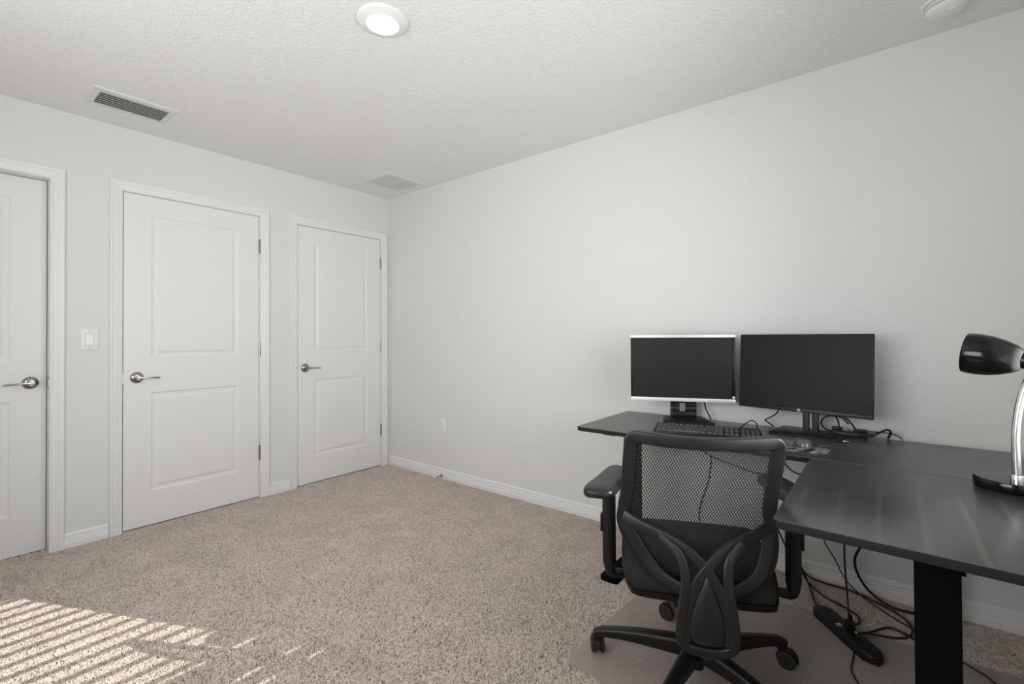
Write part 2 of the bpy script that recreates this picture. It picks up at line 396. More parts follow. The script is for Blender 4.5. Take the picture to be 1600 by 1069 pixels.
# slats tilt up towards the sun on the upper half, almost shut on the lower half
window_unit('window_1', WY0, WY1, WZ0, WZ1, lambda a, d, z: (ROOM_X+d, a, z), 'white framed window with horizontal blinds',
            40, lambda z: R(13) if z > 1.215 else R(-10))
window_unit('window_added', FX0, FX1, 0.80, 2.05, lambda a, d, z: (a, ROOM_Y-d, z), 'added white window with blinds behind the camera, for fill light',  # unseen window, added to give the rear fill a source
            40, lambda z: R(40))

# baseboards (profiled) ---------------------------------------------------
BASEPROF = [(0, 0), (0.013, 0), (0.013, 0.034), (0.0105, 0.038), (0.0115, 0.042), (0.0085, 0.052), (0.0095, 0.058), (0.0060, 0.064), (0.0068, 0.074), (0.0035, 0.086), (0.0, 0.090)]
def baseboard(name, p0, p1, inward, label):
    b = bmesh.new(); p0 = Vector(p0); p1 = Vector(p1); n = Vector(inward)
    A = [b.verts.new(p0+n*d+Vector((0, 0, z))) for d, z in BASEPROF]; B = [b.verts.new(p1+n*d+Vector((0, 0, z))) for d, z in BASEPROF]
    k = len(A)
    for i in range(k): b.faces.new([A[i], A[(i+1) % k], B[(i+1) % k], B[i]])
    b.faces.new(A); b.faces.new(list(reversed(B)))
    return struct(link(name, b, M_TRIM, smooth_shade=False), label)
CW = 0.058
baseboard('baseboard_back', (0, 0, 0), (ROOM_X, 0, 0), (0, -1, 0), 'white profiled baseboard along the desk wall')
baseboard('baseboard_left', (0, D1[1]+CW, 0), (0, D2[0]-0.006-CW, 0), (1, 0, 0), 'short white baseboard beneath the light switch')
baseboard('baseboard_left_inner', (0, D2[1]+0.006+CW, 0), (0, D3[0]-0.004-CW, 0), (1, 0, 0), 'short white baseboard between the two closet doors')
baseboard('baseboard_left_outer', (0, ROOM_Y, 0), (0, D1[0]-CW, 0), (1, 0, 0), 'white baseboard left of the leftmost door')
baseboard('baseboard_right', (ROOM_X, ROOM_Y, 0), (ROOM_X, -0.013, 0), (-1, 0, 0), 'white baseboard under the window')
baseboard('baseboard_front', (0.013, ROOM_Y, 0), (ROOM_X-0.013, ROOM_Y, 0), (0, 1, 0), 'white baseboard behind the camera')

# door casings ------------------------------------------------------------
CASE = [(0.0, 0.0), (0.0, 0.009), (0.010, 0.011), (0.012, 0.0085), (0.018, 0.0095), (0.030, 0.0125), (0.034, 0.0125), (0.036, 0.0105), (0.042, 0.013), (0.050, 0.0155), (0.056, 0.0155), (0.058, 0.013), (0.058, 0.0)]
def casing(name, y0, y1, zt, label):
    b = bmesh.new(); rings = []
    for (sy, y, sz, z) in ((-1, y0, 0, 0.0), (-1, y0, 1, zt), (1, y1, 1, zt), (1, y1, 0, 0.0)):
        rings.append([b.verts.new((h, y+sy*d, z+sz*d)) for d, h in CASE])
    k = len(CASE)
    for A, B in zip(rings, rings[1:]):
        for i in range(k): b.faces.new([A[i], A[(i+1) % k], B[(i+1) % k], B[i]])
    b.faces.new(rings[0]); b.faces.new(list(reversed(rings[-1])))
    return struct(link(name, b, M_TRIM, smooth_shade=False), label)
casing('trim_1', D1[0], D1[1]+0.001, D1[2]+0.004, 'white casing around the leftmost door')
casing('trim_2', D2[0]-0.004, D2[1]+0.006, D2[2]+0.004, 'white casing around the middle door')
casing('trim_3', D3[0]-0.003, D3[1]+0.004, D3[2]+0.004, 'white casing around the corner door')

def door(name, y0, y1, zt, recess, lever_y, lever_dir, hinges, label, strike):
    """slab face at x = -recess, between jambs at y0, y1"""
    root = empty(name, (-recess, (y0+y1)/2, 0)); struct(root, label)
    ox, oy = -recess, (y0+y1)/2
    g = 0.003
    a, b_ = y0+g-oy, y1-g-oy; zb = 0.018 if recess < 0.05 else 0.010; z1 = zt-g
    cols = [a, a+0.138, b_-0.138, b_]; rows = [zb, 0.226, 0.836, 1.053, 1.934, z1]
    bm = bmesh.new()
    def q(pts): bm.faces.new([bm.verts.new(p) for p in pts])
    for i in range(3):
        for j in range(5):
            c0, c1, r0, r1 = cols[i], cols[i+1], rows[j], rows[j+1]
            if i == 1 and j in (1, 3):
                ring = None
                prof = [(0, 0), (0.006, -0.0045), (0.013, -0.0055), (0.026, -0.0055), (0.0385, -0.0008)]
                prev = None
                for (o_, dz) in prof:
                    cur = [(dz, c0+o_, r0+o_), (dz, c1-o_, r0+o_), (dz, c1-o_, r1-o_), (dz, c0+o_, r1-o_)]
                    if prev:
                        for k in range(4): q([prev[k], prev[(k+1) % 4], cur[(k+1) % 4], cur[k]])
                    prev = cur
                q(prev)
            else: q([(0, c0, r0), (0, c1, r0), (0, c1, r1), (0, c0, r1)])
    T = -0.035
    q([(T, a, zb), (T, a, z1), (T, b_, z1), (T, b_, zb)]); q([(0, a, zb), (T, a, zb), (T, b_, zb), (0, b_, zb)])
    q([(0, a, z1), (0, b_, z1), (T, b_, z1), (T, a, z1)]); q([(0, a, zb), (0, a, z1), (T, a, z1), (T, a, zb)])
    q([(0, b_, zb), (T, b_, zb), (T, b_, z1), (0, b_, z1)])
    bmesh.ops.remove_doubles(bm, verts=bm.verts[:], dist=1e-5)
    link('door_slab', bm, M_DOOR, root, smooth_shade=False)
    # jambs
    def jam(bm):
        bm_box(bm, -WT-ox, 0.0-ox-0.001, y0-0.02-oy, y0-oy, 0, zt+0.02)
        bm_box(bm, -WT-ox, 0.0-ox-0.001, y1-oy, y1+0.02-oy, 0, zt+0.02)
        bm_box(bm, -WT-ox, 0.0-ox-0.001, y0-oy, y1-oy, zt, zt+0.02)
    obj('door_jamb', jam, M_TRIM, root, smooth_shade=False)
    # lever handle
    def rose(bm):
        lathe(bm, [(0, 0.0135), (0.014, 0.0135), (0.020, 0.012), (0.028, 0.0075), (0.0335, 0.003), (0.034, 0.0005)], 32, place((0, lever_y-oy, 0.932), (1, 0, 0)))
        lathe(bm, [(0.0, 0.044), (0.0125, 0.044), (0.0125, 0.030), (0.0105, 0.012)], 20, place((0, lever_y-oy, 0.932), (1, 0, 0)))
    h = obj('door_handle', rose, M_NICKEL, root)
    L = 0.105
    def lev(bm):
        s = lever_dir
        pts = smooth([(0.046, lever_y-oy-s*0.010, 0.932), (0.048, lever_y-oy+s*0.012, 0.932), (0.050, lever_y-oy+s*0.055, 0.931), (0.047, lever_y-oy+s*L, 0.928)], 5)
        sec = rsec(0.015, 0.0085, 0.004)
        sc_ = [(1.0-0.35*min(1, i/8), 1.0) for i in range(len(pts))]
        sweep(bm, pts, sec, up=(1, 0, 0), scale=sc_)
    obj('lever', lev, M_NICKEL, h)
    # hinges
    for hz in hinges:
        def hg(bm):
            yk = y1-oy-0.0015
            for k in range(3):
                z0_ = hz-0.05+k*0.0335; lathe(bm, [(0, z0_), (0.0055, z0_), (0.0055, z0_+0.0325), (0, z0_+0.0325)], 12, Matrix.Translation((0.005, yk, 0)))
            lathe(bm, [(0, hz-0.054), (0.004, hz-0.053), (0.004, hz-0.05)], 10, Matrix.Translation((0.005, yk, 0)))
            lathe(bm, [(0, hz+0.054), (0.004, hz+0.053), (0.004, hz+0.05)], 10, Matrix.Translation((0.005, yk, 0)))
        obj('hinge', hg, M_NICKEL, root)
    if strike:
        def st(bm): bm_box(bm, 0.004, 0.052, y1-oy-0.002, y1-oy, 0.90, 0.962); bm_box(bm, 0.050, 0.0545+recess-0.075+0.022, y1-oy-0.004, y1-oy, 0.912, 0.95)
        obj('strike_plate', st, M_NICKEL, root, smooth_shade=False)
    else:
        def st(bm): bm_box(bm, -0.02, 0.0015, y0-oy, y0-oy+0.0022, 0.90, 0.962)
        obj('strike_plate', st, M_NICKEL, root, smooth_shade=False)
    return root
door('door_1', D1[0], D1[1], D1[2], 0.075, -2.300, -1, (), 'leftmost white two-panel door with satin lever pointing left', True)
door('door_2', D2[0], D2[1], D2[2], 0.002, -1.852, 1, (1.838, 1.09, 0.337), 'middle white two-panel door with three hinges and satin lever', False)
door('door_3', D3[0], D3[1], D3[2], 0.002, -0.793, 1, (1.838, 1.085, 0.337), 'white two-panel door nearest the room corner', False)

# ------------------------------------------------------------------ carpet pile (real tufts, instanced)
def make_pile():
    # three tuft shapes, each a few bent blades of twisted yarn
    tcol = bpy.data.collections.new('tuft_shapes')
    for s in range(3):
        b = bmesh.new()
        for k in range(3):
            a0 = random.uniform(0, 2*PI); lean = random.uniform(0.15, 0.75); r = random.uniform(0.0, 0.0016)
            bx, by = r*math.cos(a0), r*math.sin(a0)
            a1 = random.uniform(0, 2*PI)
            prev = None
            for j, (h, rr) in enumerate(((0.0, 0.0017), (0.0045, 0.0017), (0.0082, 0.0013))):
                off = lean*h*(0.5+h*60)
                cx, cy = bx+off*math.cos(a1), by+off*math.sin(a1)
                ring = [b.verts.new((cx+rr*math.cos(a1+2*PI*m/3+j*0.5), cy+rr*math.sin(a1+2*PI*m/3+j*0.5), h)) for m in range(3)]
                if prev:
                    for m in range(3): b.faces.new([prev[m], prev[(m+1) % 3], ring[(m+1) % 3], ring[m]])
                prev = ring
            b.faces.new(prev)
        me = bpy.data.meshes.new('tuft'); b.to_mesh(me); b.free(); me.materials.append(M_PILE)
        o = bpy.data.objects.new('tuft', me); tcol.objects.link(o)
    b = bmesh.new()
    poly = [(0.0, -3.68), (4.005, -3.68), (4.005, -0.015), (0.0, -0.015)]
    b.faces.new([b.verts.new((x, y, 0.0005)) for x, y in poly])
    # sills of the three doorways
    for d in (D1, D2, D3): b.faces.new([b.verts.new(p) for p in ((-0.07, d[0], 0.0005), (-0.0, d[0], 0.0005), (-0.0, d[1], 0.0005), (-0.07, d[1], 0.0005))])
    o = link('carpet_pile', b, M_PILE, smooth_shade=False)
    o['kind'] = 'stuff'; tag(o, 'beige twisted cut pile of the carpet', 'carpet')
    ng = bpy.data.node_groups.new('pile', 'GeometryNodeTree')
    ng.interface.new_socket('Geometry', in_out='INPUT', socket_type='NodeSocketGeometry')
    ng.interface.new_socket('Geometry', in_out='OUTPUT', socket_type='NodeSocketGeometry')
    N = ng.nodes; Lk = ng.links
    gi = N.new('NodeGroupInput'); go = N.new('NodeGroupOutput')
    dp = N.new('GeometryNodeDistributePointsOnFaces'); dp.inputs['Density'].default_value = 52000
    ci = N.new('GeometryNodeCollectionInfo'); ci.inputs['Collection'].default_value = tcol
    ci.inputs['Separate Children'].default_value = True; ci.inputs['Reset Children'].default_value = True
    ip = N.new('GeometryNodeInstanceOnPoints'); ip.inputs['Pick Instance'].default_value = True
    rv = N.new('FunctionNodeRandomValue'); rv.data_type = 'FLOAT_VECTOR'
    rv.inputs[0].default_value = (-0.25, -0.25, 0); rv.inputs[1].default_value = (0.25, 0.25, 6.28)
    rs = N.new('FunctionNodeRandomValue'); rs.data_type = 'FLOAT'; rs.inputs[2].default_value = 0.75; rs.inputs[3].default_value = 1.25
    Lk.new(gi.outputs[0], dp.inputs['Mesh']); Lk.new(dp.outputs['Points'], ip.inputs['Points'])
    Lk.new(ci.outputs[0], ip.inputs['Instance']); Lk.new(rv.outputs[0], ip.inputs['Rotation']); Lk.new(rs.outputs[1], ip.inputs['Scale'])
    Lk.new(ip.outputs[0], go.inputs[0])
    md = o.modifiers.new('pile', 'NODES'); md.node_group = ng
make_pile()

# ------------------------------------------------------------------ wall and ceiling fittings
sw = empty('light_switch', (0, -2.071, 1.166)); tag(sw, 'white single rocker light switch between the left and middle doors', 'switch')
def f(bm): bm_box(bm, 0, 0.006, -0.0385, 0.0385, -0.0605, 0.0605, 0.0025)
obj('plate', f, M_PLATE, sw)
def f(bm): bm_box(bm, 0.0055, 0.0064, -0.0178, 0.0178, -0.0345, 0.0345)
obj('rocker_gap', f, new_mat('switch_gap', (0.33, 0.33, 0.32), 0.6), sw, smooth_shade=False)
def f(bm):
    vs = [bm.verts.new(p) for p in ((0.005, -0.0163, -0.033), (0.005, 0.0163, -0.033), (0.005, 0.0163, 0.033), (0.005, -0.0163, 0.033), (0.0105, -0.0163, -0.032), (0.0105, 0.0163, -0.032), (0.0072, 0.0163, 0.033), (0.0072, -0.0163, 0.033))]
    for q in ((0,3,2,1),(4,5,6,7),(0,1,5,4),(1,2,6,5),(2,3,7,6),(3,0,4,7)): bm.faces.new([vs[i] for i in q])
obj('rocker', f, M_PLATE, sw, smooth_shade=False)
for zz in (0.047, -0.047):
    obj('screw', lambda bm: lathe(bm, [(0, 0.0072), (0.003, 0.0068), (0.0033, 0.005)], 12, place((0, 0, zz), (1, 0, 0))), M_GREYMARK, sw)

out = empty('wall_outlet', (0.722, 0, 0.440)); tag(out, 'white duplex power outlet low on the desk wall near the corner', 'outlet')
obj('plate', lambda bm: bm_box(bm, -0.035, 0.035, -0.006, 0, -0.058, 0.058, 0.0025), M_PLATE, out)
for zz in (0.0195, -0.0195):
    s = obj('socket', lambda bm: bm_box(bm, -0.017, 0.017, -0.0082, -0.005, zz-0.0145, zz+0.0145, 0.003), M_PLATE, out)
    def f(bm):
        bm_box(bm, -0.0075, -0.0055, -0.0086, -0.008, zz-0.003, zz+0.006); bm_box(bm, 0.0055, 0.0075, -0.0086, -0.008, zz-0.003, zz+0.005)
        bm_box(bm, -0.002, 0.002, -0.0086, -0.008, zz-0.010, zz-0.006)
    obj('slots', f, M_GREYMARK, s, smooth_shade=False)
obj('screw', lambda bm: lathe(bm, [(0, 0.0072), (0.003, 0.0068), (0.0033, 0.005)], 12, place((0, 0, 0), (0, -1, 0))), M_GREYMARK, out)

ds = empty('door_stop', (0.715, -0.0125, 0.034)); tag(ds, 'small metal door stop with white tip on the baseboard near the corner', 'door stop')
obj('base', lambda bm: lathe(bm, [(0, 0.012), (0.006, 0.012), (0.013, 0.004), (0.0135, 0)], 16, place((0, 0, 0), (0, -1, 0))), M_NICKEL, ds)
obj('rod', lambda bm: lathe(bm, [(0.0045, 0.010), (0.0038, 0.030), (0.0038, 0.064)], 12, place((0, 0, 0), (0, -1, 0))), M_NICKEL, ds)
obj('rubber_tip', lambda bm: lathe(bm, [(0.004, 0.062), (0.0075, 0.064), (0.0078, 0.076), (0, 0.079)], 14, place((0, 0, 0), (0, -1, 0))), M_RUBBERWHITE, ds)

def grille(name, x0, x1, y0, y1, ix0, ix1, iy0, iy1, label, n, blade_tilt, back, blade_m, frame_m, divider=None, bw=0.017):
    cx, cy = (x0+x1)/2, (y0+y1)/2
    root = empty(name, (cx, cy, ROOM_Z)); tag(root, label, 'vent')
    def fr(bm):
        def ringv(a0, a1, b0, b1, z): return [(a0-cx, b0-cy, z), (a1-cx, b0-cy, z), (a1-cx, b1-cy, z), (a0-cx, b1-cy, z)]
        L = [ringv(x0, x1, y0, y1, 0), ringv(x0, x1, y0, y1, -0.002), ringv(x0+0.008, x1-0.008, y0+0.008, y1-0.008, -0.0075), ringv(ix0, ix1, iy0, iy1, -0.0075), ringv(ix0, ix1, iy0, iy1, -0.0005)]
        R_ = [[bm.verts.new(p) for p in q] for q in L]
        for A, B in zip(R_, R_[1:]):
            for k in range(4): bm.faces.new([A[k], A[(k+1) % 4], B[(k+1) % 4], B[k]])
    obj('frame', fr, frame_m, root, smooth_shade=False)
    boxo('duct_opening', ix0-cx, ix1-cx, iy0-cy, iy1-cy, -0.0012, -0.0004, back, root, smooth_shade=False)  # flat sheet whose colour stands in for the shaded duct
    step = (ix1-ix0)/n
    for k in range(n):
        xm = ix0+(k+0.5)*step-cx; c, s = bw/2*math.cos(blade_tilt), bw/2*math.sin(blade_tilt)
        segs = [(iy0-cy+0.001, iy1-cy-0.001)] if divider is None else [(iy0-cy+0.001, divider-cy-0.004), (divider-cy+0.004, iy1-cy-0.001)]
        for (a, b_) in segs:
            def bl(bm):
                zc = -0.0066
                vs = [bm.verts.new(p) for p in ((xm-c, a, zc-s), (xm+c, a, zc+s), (xm+c, b_, zc+s), (xm-c, b_, zc-s), (xm-c, a, zc-s+0.001), (xm+c, a, zc+s+0.001), (xm+c, b_, zc+s+0.001), (xm-c, b_, zc-s+0.001))]
                for q in ((0,1,2,3),(4,7,6,5),(0,4,5,1),(1,5,6,2),(2,6,7,3),(3,7,4,0)): bm.faces.new([vs[i] for i in q])
            obj('blade', bl, blade_m, root, smooth_shade=False)
    if divider is not None: boxo('divider', ix0-cx, ix1-cx, divider-cy-0.004, divider-cy+0.004, -0.0085, -0.001, M_VENT, root, smooth_shade=False)
    for yy in (y0+0.014, y1-0.014):
        obj('screw', lambda bm: lathe(bm, [(0, 0.009), (0.0025, 0.0086), (0.003, 0.0074)], 10, place((0, yy-cy, 0), (0, 0, -1))), M_GREYMARK, root)
    return root
grille('supply_vent', 0.245, 0.502, -2.142, -1.782, 0.280, 0.455, -2.106, -1.812, 'long white ceiling vent with dark slots above the middle door', 7, R(0), M_VENTBACK, M_BLADE, M_VENT, bw=0.0105)
grille('transfer_grille', 0.272, 0.602, -0.450, -0.092, 0.303, 0.560, -0.412, -0.131, 'pale two-section ceiling grille near the room corner', 16, R(0), new_mat('grille_back', (0.38, 0.38, 0.37), 0.9), M_VENT, M_VENT, divider=-0.272, bw=0.0115)

dl = empty('ceiling_light', (2.012, -1.522, ROOM_Z)); tag(dl, 'round white ceiling downlight, lit', 'light')
obj('trim_ring', lambda bm: lathe(bm, [(0.098, 0), (0.099, 0.004), (0.096, 0.008), (0.090, 0.0105), (0.074, 0.0165), (0.064, 0.0195), (0.062, 0.0185), (0.0615, 0.013)], 64, place((0, 0, 0), (0, 0, -1))), M_PLATE, dl)
obj('lens', lambda bm: lathe(bm, [(0.062, 0.017), (0.05, 0.0185), (0.03, 0.0195), (0, 0.020)], 48, place((0, 0, 0), (0, 0, -1))), M_LENS, dl)

sd = empty('smoke_detector', (3.764, -0.238, ROOM_Z)); tag(sd, 'white smoke detector at the top right of the ceiling', 'smoke detector')
obj('base', lambda bm: lathe(bm, [(0.074, 0), (0.074, 0.008), (0.070, 0.010), (0.066, 0.010)], 40, place((0, 0, 0), (0, 0, -1))), M_PLATE, sd)
obj('cover', lambda bm: lathe(bm, [(0.064, 0.010), (0.066, 0.014), (0.066, 0.018), (0.058, 0.020), (0.056, 0.021), (0.056, 0.024), (0.062, 0.026), (0.058, 0.034), (0.045, 0.041), (0.020, 0.044), (0, 0.0445)], 40, place((0, 0, 0), (0, 0, -1))), M_PLATE, sd)
obj('sensor_slot', lambda bm: lathe(bm, [(0.0575, 0.0205), (0.0575, 0.0250)], 40, place((0, 0, 0), (0, 0, -1))), M_GREYMARK, sd)
obj('test_button', lambda bm: lathe(bm, [(0.011, 0.042), (0.011, 0.0465), (0, 0.047)], 20, place((0.018, -0.018, 0), (0, 0, -1))), M_PLATE, sd)

# ------------------------------------------------------------------ the L-shaped standing desk
DZ = 0.725; DT = 0.020
desk = empty('standing_desk', (3.2, -0.4, 0)); tag(desk, 'black L-shaped standing desk in the corner under two monitors', 'desk')
DO = Vector((3.2, -0.4, 0))
def rel(pts): return [(x-DO.x, y-DO.y) for x, y in pts]
def rounded_poly(pts, rad, n=5):
    out = []; N = len(pts)
    for i, p in enumerate(pts):
        r = rad[i] if isinstance(rad, (list, tuple)) else rad
        P = Vector(p); A = Vector(pts[i-1]); B = Vector(pts[(i+1) % N])
        if r <= 0: out.append(tuple(P)); continue
        u = (A-P).normalized(); v = (B-P).normalized(); a = P+u*r; b = P+v*r
        for k in range(n+1):
            t = k/n; q = a*(1-t)**2+P*2*t*(1-t)+b*t*t; out.append((q.x, q.y))
    return out
main = rounded_poly([(2.368, -0.640), (3.352, -0.652), (3.958, -0.6285), (3.958, -0.092), (2.368, -0.036)], [0.022, 0, 0, 0.02, 0.022])
main = rounded_poly([(2.366, -0.640), (3.958, -0.640), (3.948, -0.092), (2.366, -0.040)], [0.022, 0.0, 0.02, 0.022])
retn = rounded_poly([(3.350, -1.366), (3.962, -1.388), (3.958, -0.642), (3.352, -0.642)], [0.020, 0.020, 0.0, 0.0])
def top(poly):
    def g(bm): bm_prism(bm, rel(poly), DZ-DT, DZ, 0.0022, 2)
    return g
for nm, poly in (('main_top', main), ('return_top', retn)):
    o = obj(nm, top(poly), [M_DESK, M_DESKEDGE], desk, angle=30)
    for p in o.data.polygons:
        if abs(p.normal.z) < 0.5: p.material_index = 1
zb = DZ-DT
def dbox(nm, x0, x1, y0, y1, z0, z1, bev=0.003, m=M_STEEL):
    return boxo(nm, x0-DO.x, x1-DO.x, y0-DO.y, y1-DO.y, z0, z1, m, desk, bevel=bev)
dbox('crossbeam', 2.52, 3.62, -0.30, -0.265, zb-0.036, zb-0.004)
dbox('crossbeam', 2.52, 3.62, -0.445, -0.41, zb-0.036, zb-0.004)
dbox('crossbeam', 3.625, 3.66, -1.30, -0.40, zb-0.036, zb-0.004)
dbox('side_rail', 2.495, 2.555, -0.600, -0.10, zb-0.012, zb, 0.001)
dbox('side_rail', 3.56, 3.62, -0.600, -0.10, zb-0.012, zb, 0.001)
dbox('side_rail', 3.40, 3.92, -1.318, -1.292, zb-0.018, zb, 0.001)
# telescopic legs with feet
def leg(cx, cy, wx, wy, foot):
    l = dbox('leg', cx-wx/2, cx+wx/2, cy-wy/2, cy+wy/2, 0.03, zb-0.010, 0.004)
    def inner(bm): bm_box(bm, cx-wx/2+0.005-DO.x, cx+wx/2-0.005-DO.x, cy-wy/2-DO.y+0.005, cy+wy/2-DO.y-0.005, zb-0.0105, zb-0.001, 0.0)
    obj('leg_plate', inner, M_STEEL, l, smooth_shade=False)
    x0, x1, y0, y1 = foot
    def ft(bm):
        pts = [(x0, y0), (x1, y0), (x1, y1), (x0, y1)]
        bm_prism(bm, rel(rounded_poly(pts, 0.012)), 0.009, 0.031, 0.005, 2)
    dbf = obj('foot', ft, M_STEEL, desk)
leg(2.545, -0.375, 0.062, 0.090, (2.492, 2.578, -0.642, -0.085))
leg(3.722, -0.200, 0.070, 0.060, (3.695, 3.750, -0.330, -0.075))
leg(3.6515, -1.305, 0.0735, 0.055, (3.30, 3.93, -1.345, -1.265))
dbox('bracket', 3.684, 3.692, -1.365, -1.345, zb-0.014, zb, 0.001)
dbox('control_box', 2.85, 3.12, -0.40, -0.32, zb-0.030, zb, 0.004)

# ------------------------------------------------------------------ chair mat
mt = rounded_poly([(2.655, -1.232), (3.86, -1.252), (3.94, -0.352), (3.62, -0.360), (3.48, -0.385), (3.33, -0.335), (3.17, -0.338), (3.02, -0.352), (2.705, -0.52), (2.690, -0.70)], [0.07, 0.05, 0.05, 0.04, 0.04, 0.04, 0.04, 0.10, 0.06, 0.05], 6)
def f(bm):
    bm_prism(bm, mt, 0.0125, 0.0150, 0.0)
    # fold creases
    for (p0, p1) in (((2.70, -0.767), (3.90, -0.815)), ((2.70, -0.50), (3.90, -0.53)), ((2.69, -1.05), (3.88, -1.10))):
        a = Vector((*p0, 0.0150)); b = Vector((*p1, 0.0150)); n = Vector((0, 0.004, 0))
        v = [bm.verts.new(q) for q in (a-n, b-n, b+Vector((0, 0, 0.0009)), a+Vector((0, 0, 0.0009)), b+n, a+n)]
        bm.faces.new([v[0], v[1], v[2], v[3]]); bm.faces.new([v[3], v[2], v[4], v[5]])
o = obj('chair_mat', f, M_MAT, smooth_shade=False); tag(o, 'cloudy clear vinyl chair mat on the carpet under the office chair', 'mat')

# ------------------------------------------------------------------ monitors
def local_frame(cx, cy, cz, yaw, tilt):
    """local X = right as seen from the front, local Y = up, local Z = out of the screen"""
    a = Vector((math.cos(yaw), math.sin(yaw), 0)); n = Vector((math.sin(yaw), -math.cos(yaw), 0))
    u = Vector((0, 0, 1))*math.cos(tilt) - n*math.sin(tilt); n2 = a.cross(u)
    m = Matrix((a, u, n2)).transposed().to_4x4(); m.translation = Vector((cx, cy, cz)); return m
# --- silver monitor
W, H = 0.513, 0.346
mA = empty('silver_monitor', (2.680, -0.125, DZ)); tag(mA, 'black monitor with silver top and bottom bezels on a black stand', 'monitor')
MA = Matrix.Translation((-2.680, 0.125, -DZ)) @ local_frame(2.742, -0.208, 1.0035, R(22.3), R(-1.4))
def lb(x0, x1, y0, y1, z0, z1, mat4, bev=0.001):
    def g(bm):
        bm_box(bm, x0, x1, y0, y1, z0, z1, bev)
        for v in bm.verts: v.co = mat4 @ v.co
    return g
obj('housing', lb(-W/2+0.001, W/2-0.001, -H/2+0.001, H/2-0.001, -0.034, -0.002, MA, 0.004), M_MONBLACK, mA)
obj('rear_bulge', lb(-0.16, 0.16, -0.11, 0.11, -0.060, -0.033, MA, 0.012), M_MONBLACK, mA)
obj('top_bezel', lb(-W/2, W/2, H/2-0.0145, H/2, -0.022, 0.0015, MA), M_SILVER, mA)
obj('bottom_bezel', lb(-W/2, W/2, -H/2, -H/2+0.0180, -0.022, 0.0015, MA), M_SILVER, mA)
obj('side_bezel', lb(-W/2+0.0005, -W/2+0.010, -H/2+0.018, H/2-0.0145, -0.018, 0.0, MA), M_GLOSSBLACK, mA)
obj('side_bezel', lb(W/2-0.019, W/2-0.0005, -H/2+0.018, H/2-0.0145, -0.018, 0.0, MA), M_GLOSSBLACK, mA)
obj('screen', lb(-W/2+0.010, W/2-0.021, -H/2+0.018, H/2-0.0145, -0.006, -0.0015, MA, 0.0), M_SCREEN, mA)
def f(bm):
    lathe(bm, [(0, 0.0035), (0.006, 0.003), (0.0075, 0.0)], 20, MA @ Matrix.Translation((W/2-0.0095, -H/2+0.0275, 0)))
obj('power_button', f, M_SILVER, mA)
text_mesh('lettering', 'HP Compaq LA2205wg', 0.0125, M_GREYMARK, mA, MA @ Matrix.Translation((W/2-0.074, -H/2+0.0088, 0.0017)))
text_mesh('emblem', 'hp', 0.0085, M_GREYMARK, mA, MA @ Matrix.Translation((-0.004, H/2-0.0072, 0.0017)), italic=0.3)
# stand: plate, column with two posts joined by a crossbar
aA = R(27.5)
def stA(x, y, z): # local stand coords (x right, y back) -> parent-local
    return (x*math.cos(aA)-y*math.sin(aA), x*math.sin(aA)+y*math.cos(aA), z)
def tr_stand(bm, ang, ox=0, oy=0):
    c, s = math.cos(ang), math.sin(ang)
    for v in bm.verts: v.co = Vector((v.co.x*c-v.co.y*s+ox, v.co.x*s+v.co.y*c+oy, v.co.z))
BAx, BAy = 0.060, -0.030
def f(bm):
    bm_prism(bm, rounded_poly([(-0.125, -0.118), (0.125, -0.118), (0.098, 0.100), (-0.098, 0.100)], 0.012), 0.0, 0.009, 0.003); tr_stand(bm, aA, BAx, BAy)
obj('stand_base', f, M_BLACK, mA)
def f(bm):
    bm_prism(bm, rounded_poly([(-0.105, -0.098), (0.105, -0.098), (0.085, 0.075), (-0.085, 0.075)], 0.012), 0.009, 0.012, 0.001); tr_stand(bm, aA, BAx, BAy)
obj('base_insert', f, M_MONBLACK, mA)
def f(bm):
    bm_box(bm, -0.066, -0.020, 0.040, 0.066, 0.010, 0.150, 0.005); bm_box(bm, 0.010, 0.066, 0.040, 0.066, 0.010, 0.150, 0.005)
    bm_box(bm, -0.064, 0.064, 0.034, 0.060, 0.010, 0.040, 0.006)
    bm_box(bm, -0.064, 0.064, 0.036, 0.064, 0.086, 0.140, 0.006)
    tr_stand(bm, aA, BAx, BAy)
obj('stand_column', f, M_BLACK, mA)
for (hx0, hx1) in ((-0.064, -0.021), (0.011, 0.064)):
    def f(bm): bm_box(bm, hx0, hx1, 0.030, 0.045, 0.052, 0.066, 0.005); tr_stand(bm, aA, BAx, BAy)
    obj('hinge_roll', f, M_STAND, mA)
obj('neck', lb(-0.050, 0.050, -0.165, -0.02, -0.110, -0.034, MA, 0.006), M_BLACK, mA)
def f(bm):
    sweep(bm, smooth([stA(-0.072+BAx*1.0, 0.01+BAy, 0.118), stA(-0.088+BAx, 0.0+BAy, 0.098), stA(-0.080+BAx, 0.01+BAy, 0.086), stA(-0.060+BAx, 0.03+BAy, 0.088)], 4), circ(0.003, 6))
obj('cable_clip', f, M_BLACK, mA)

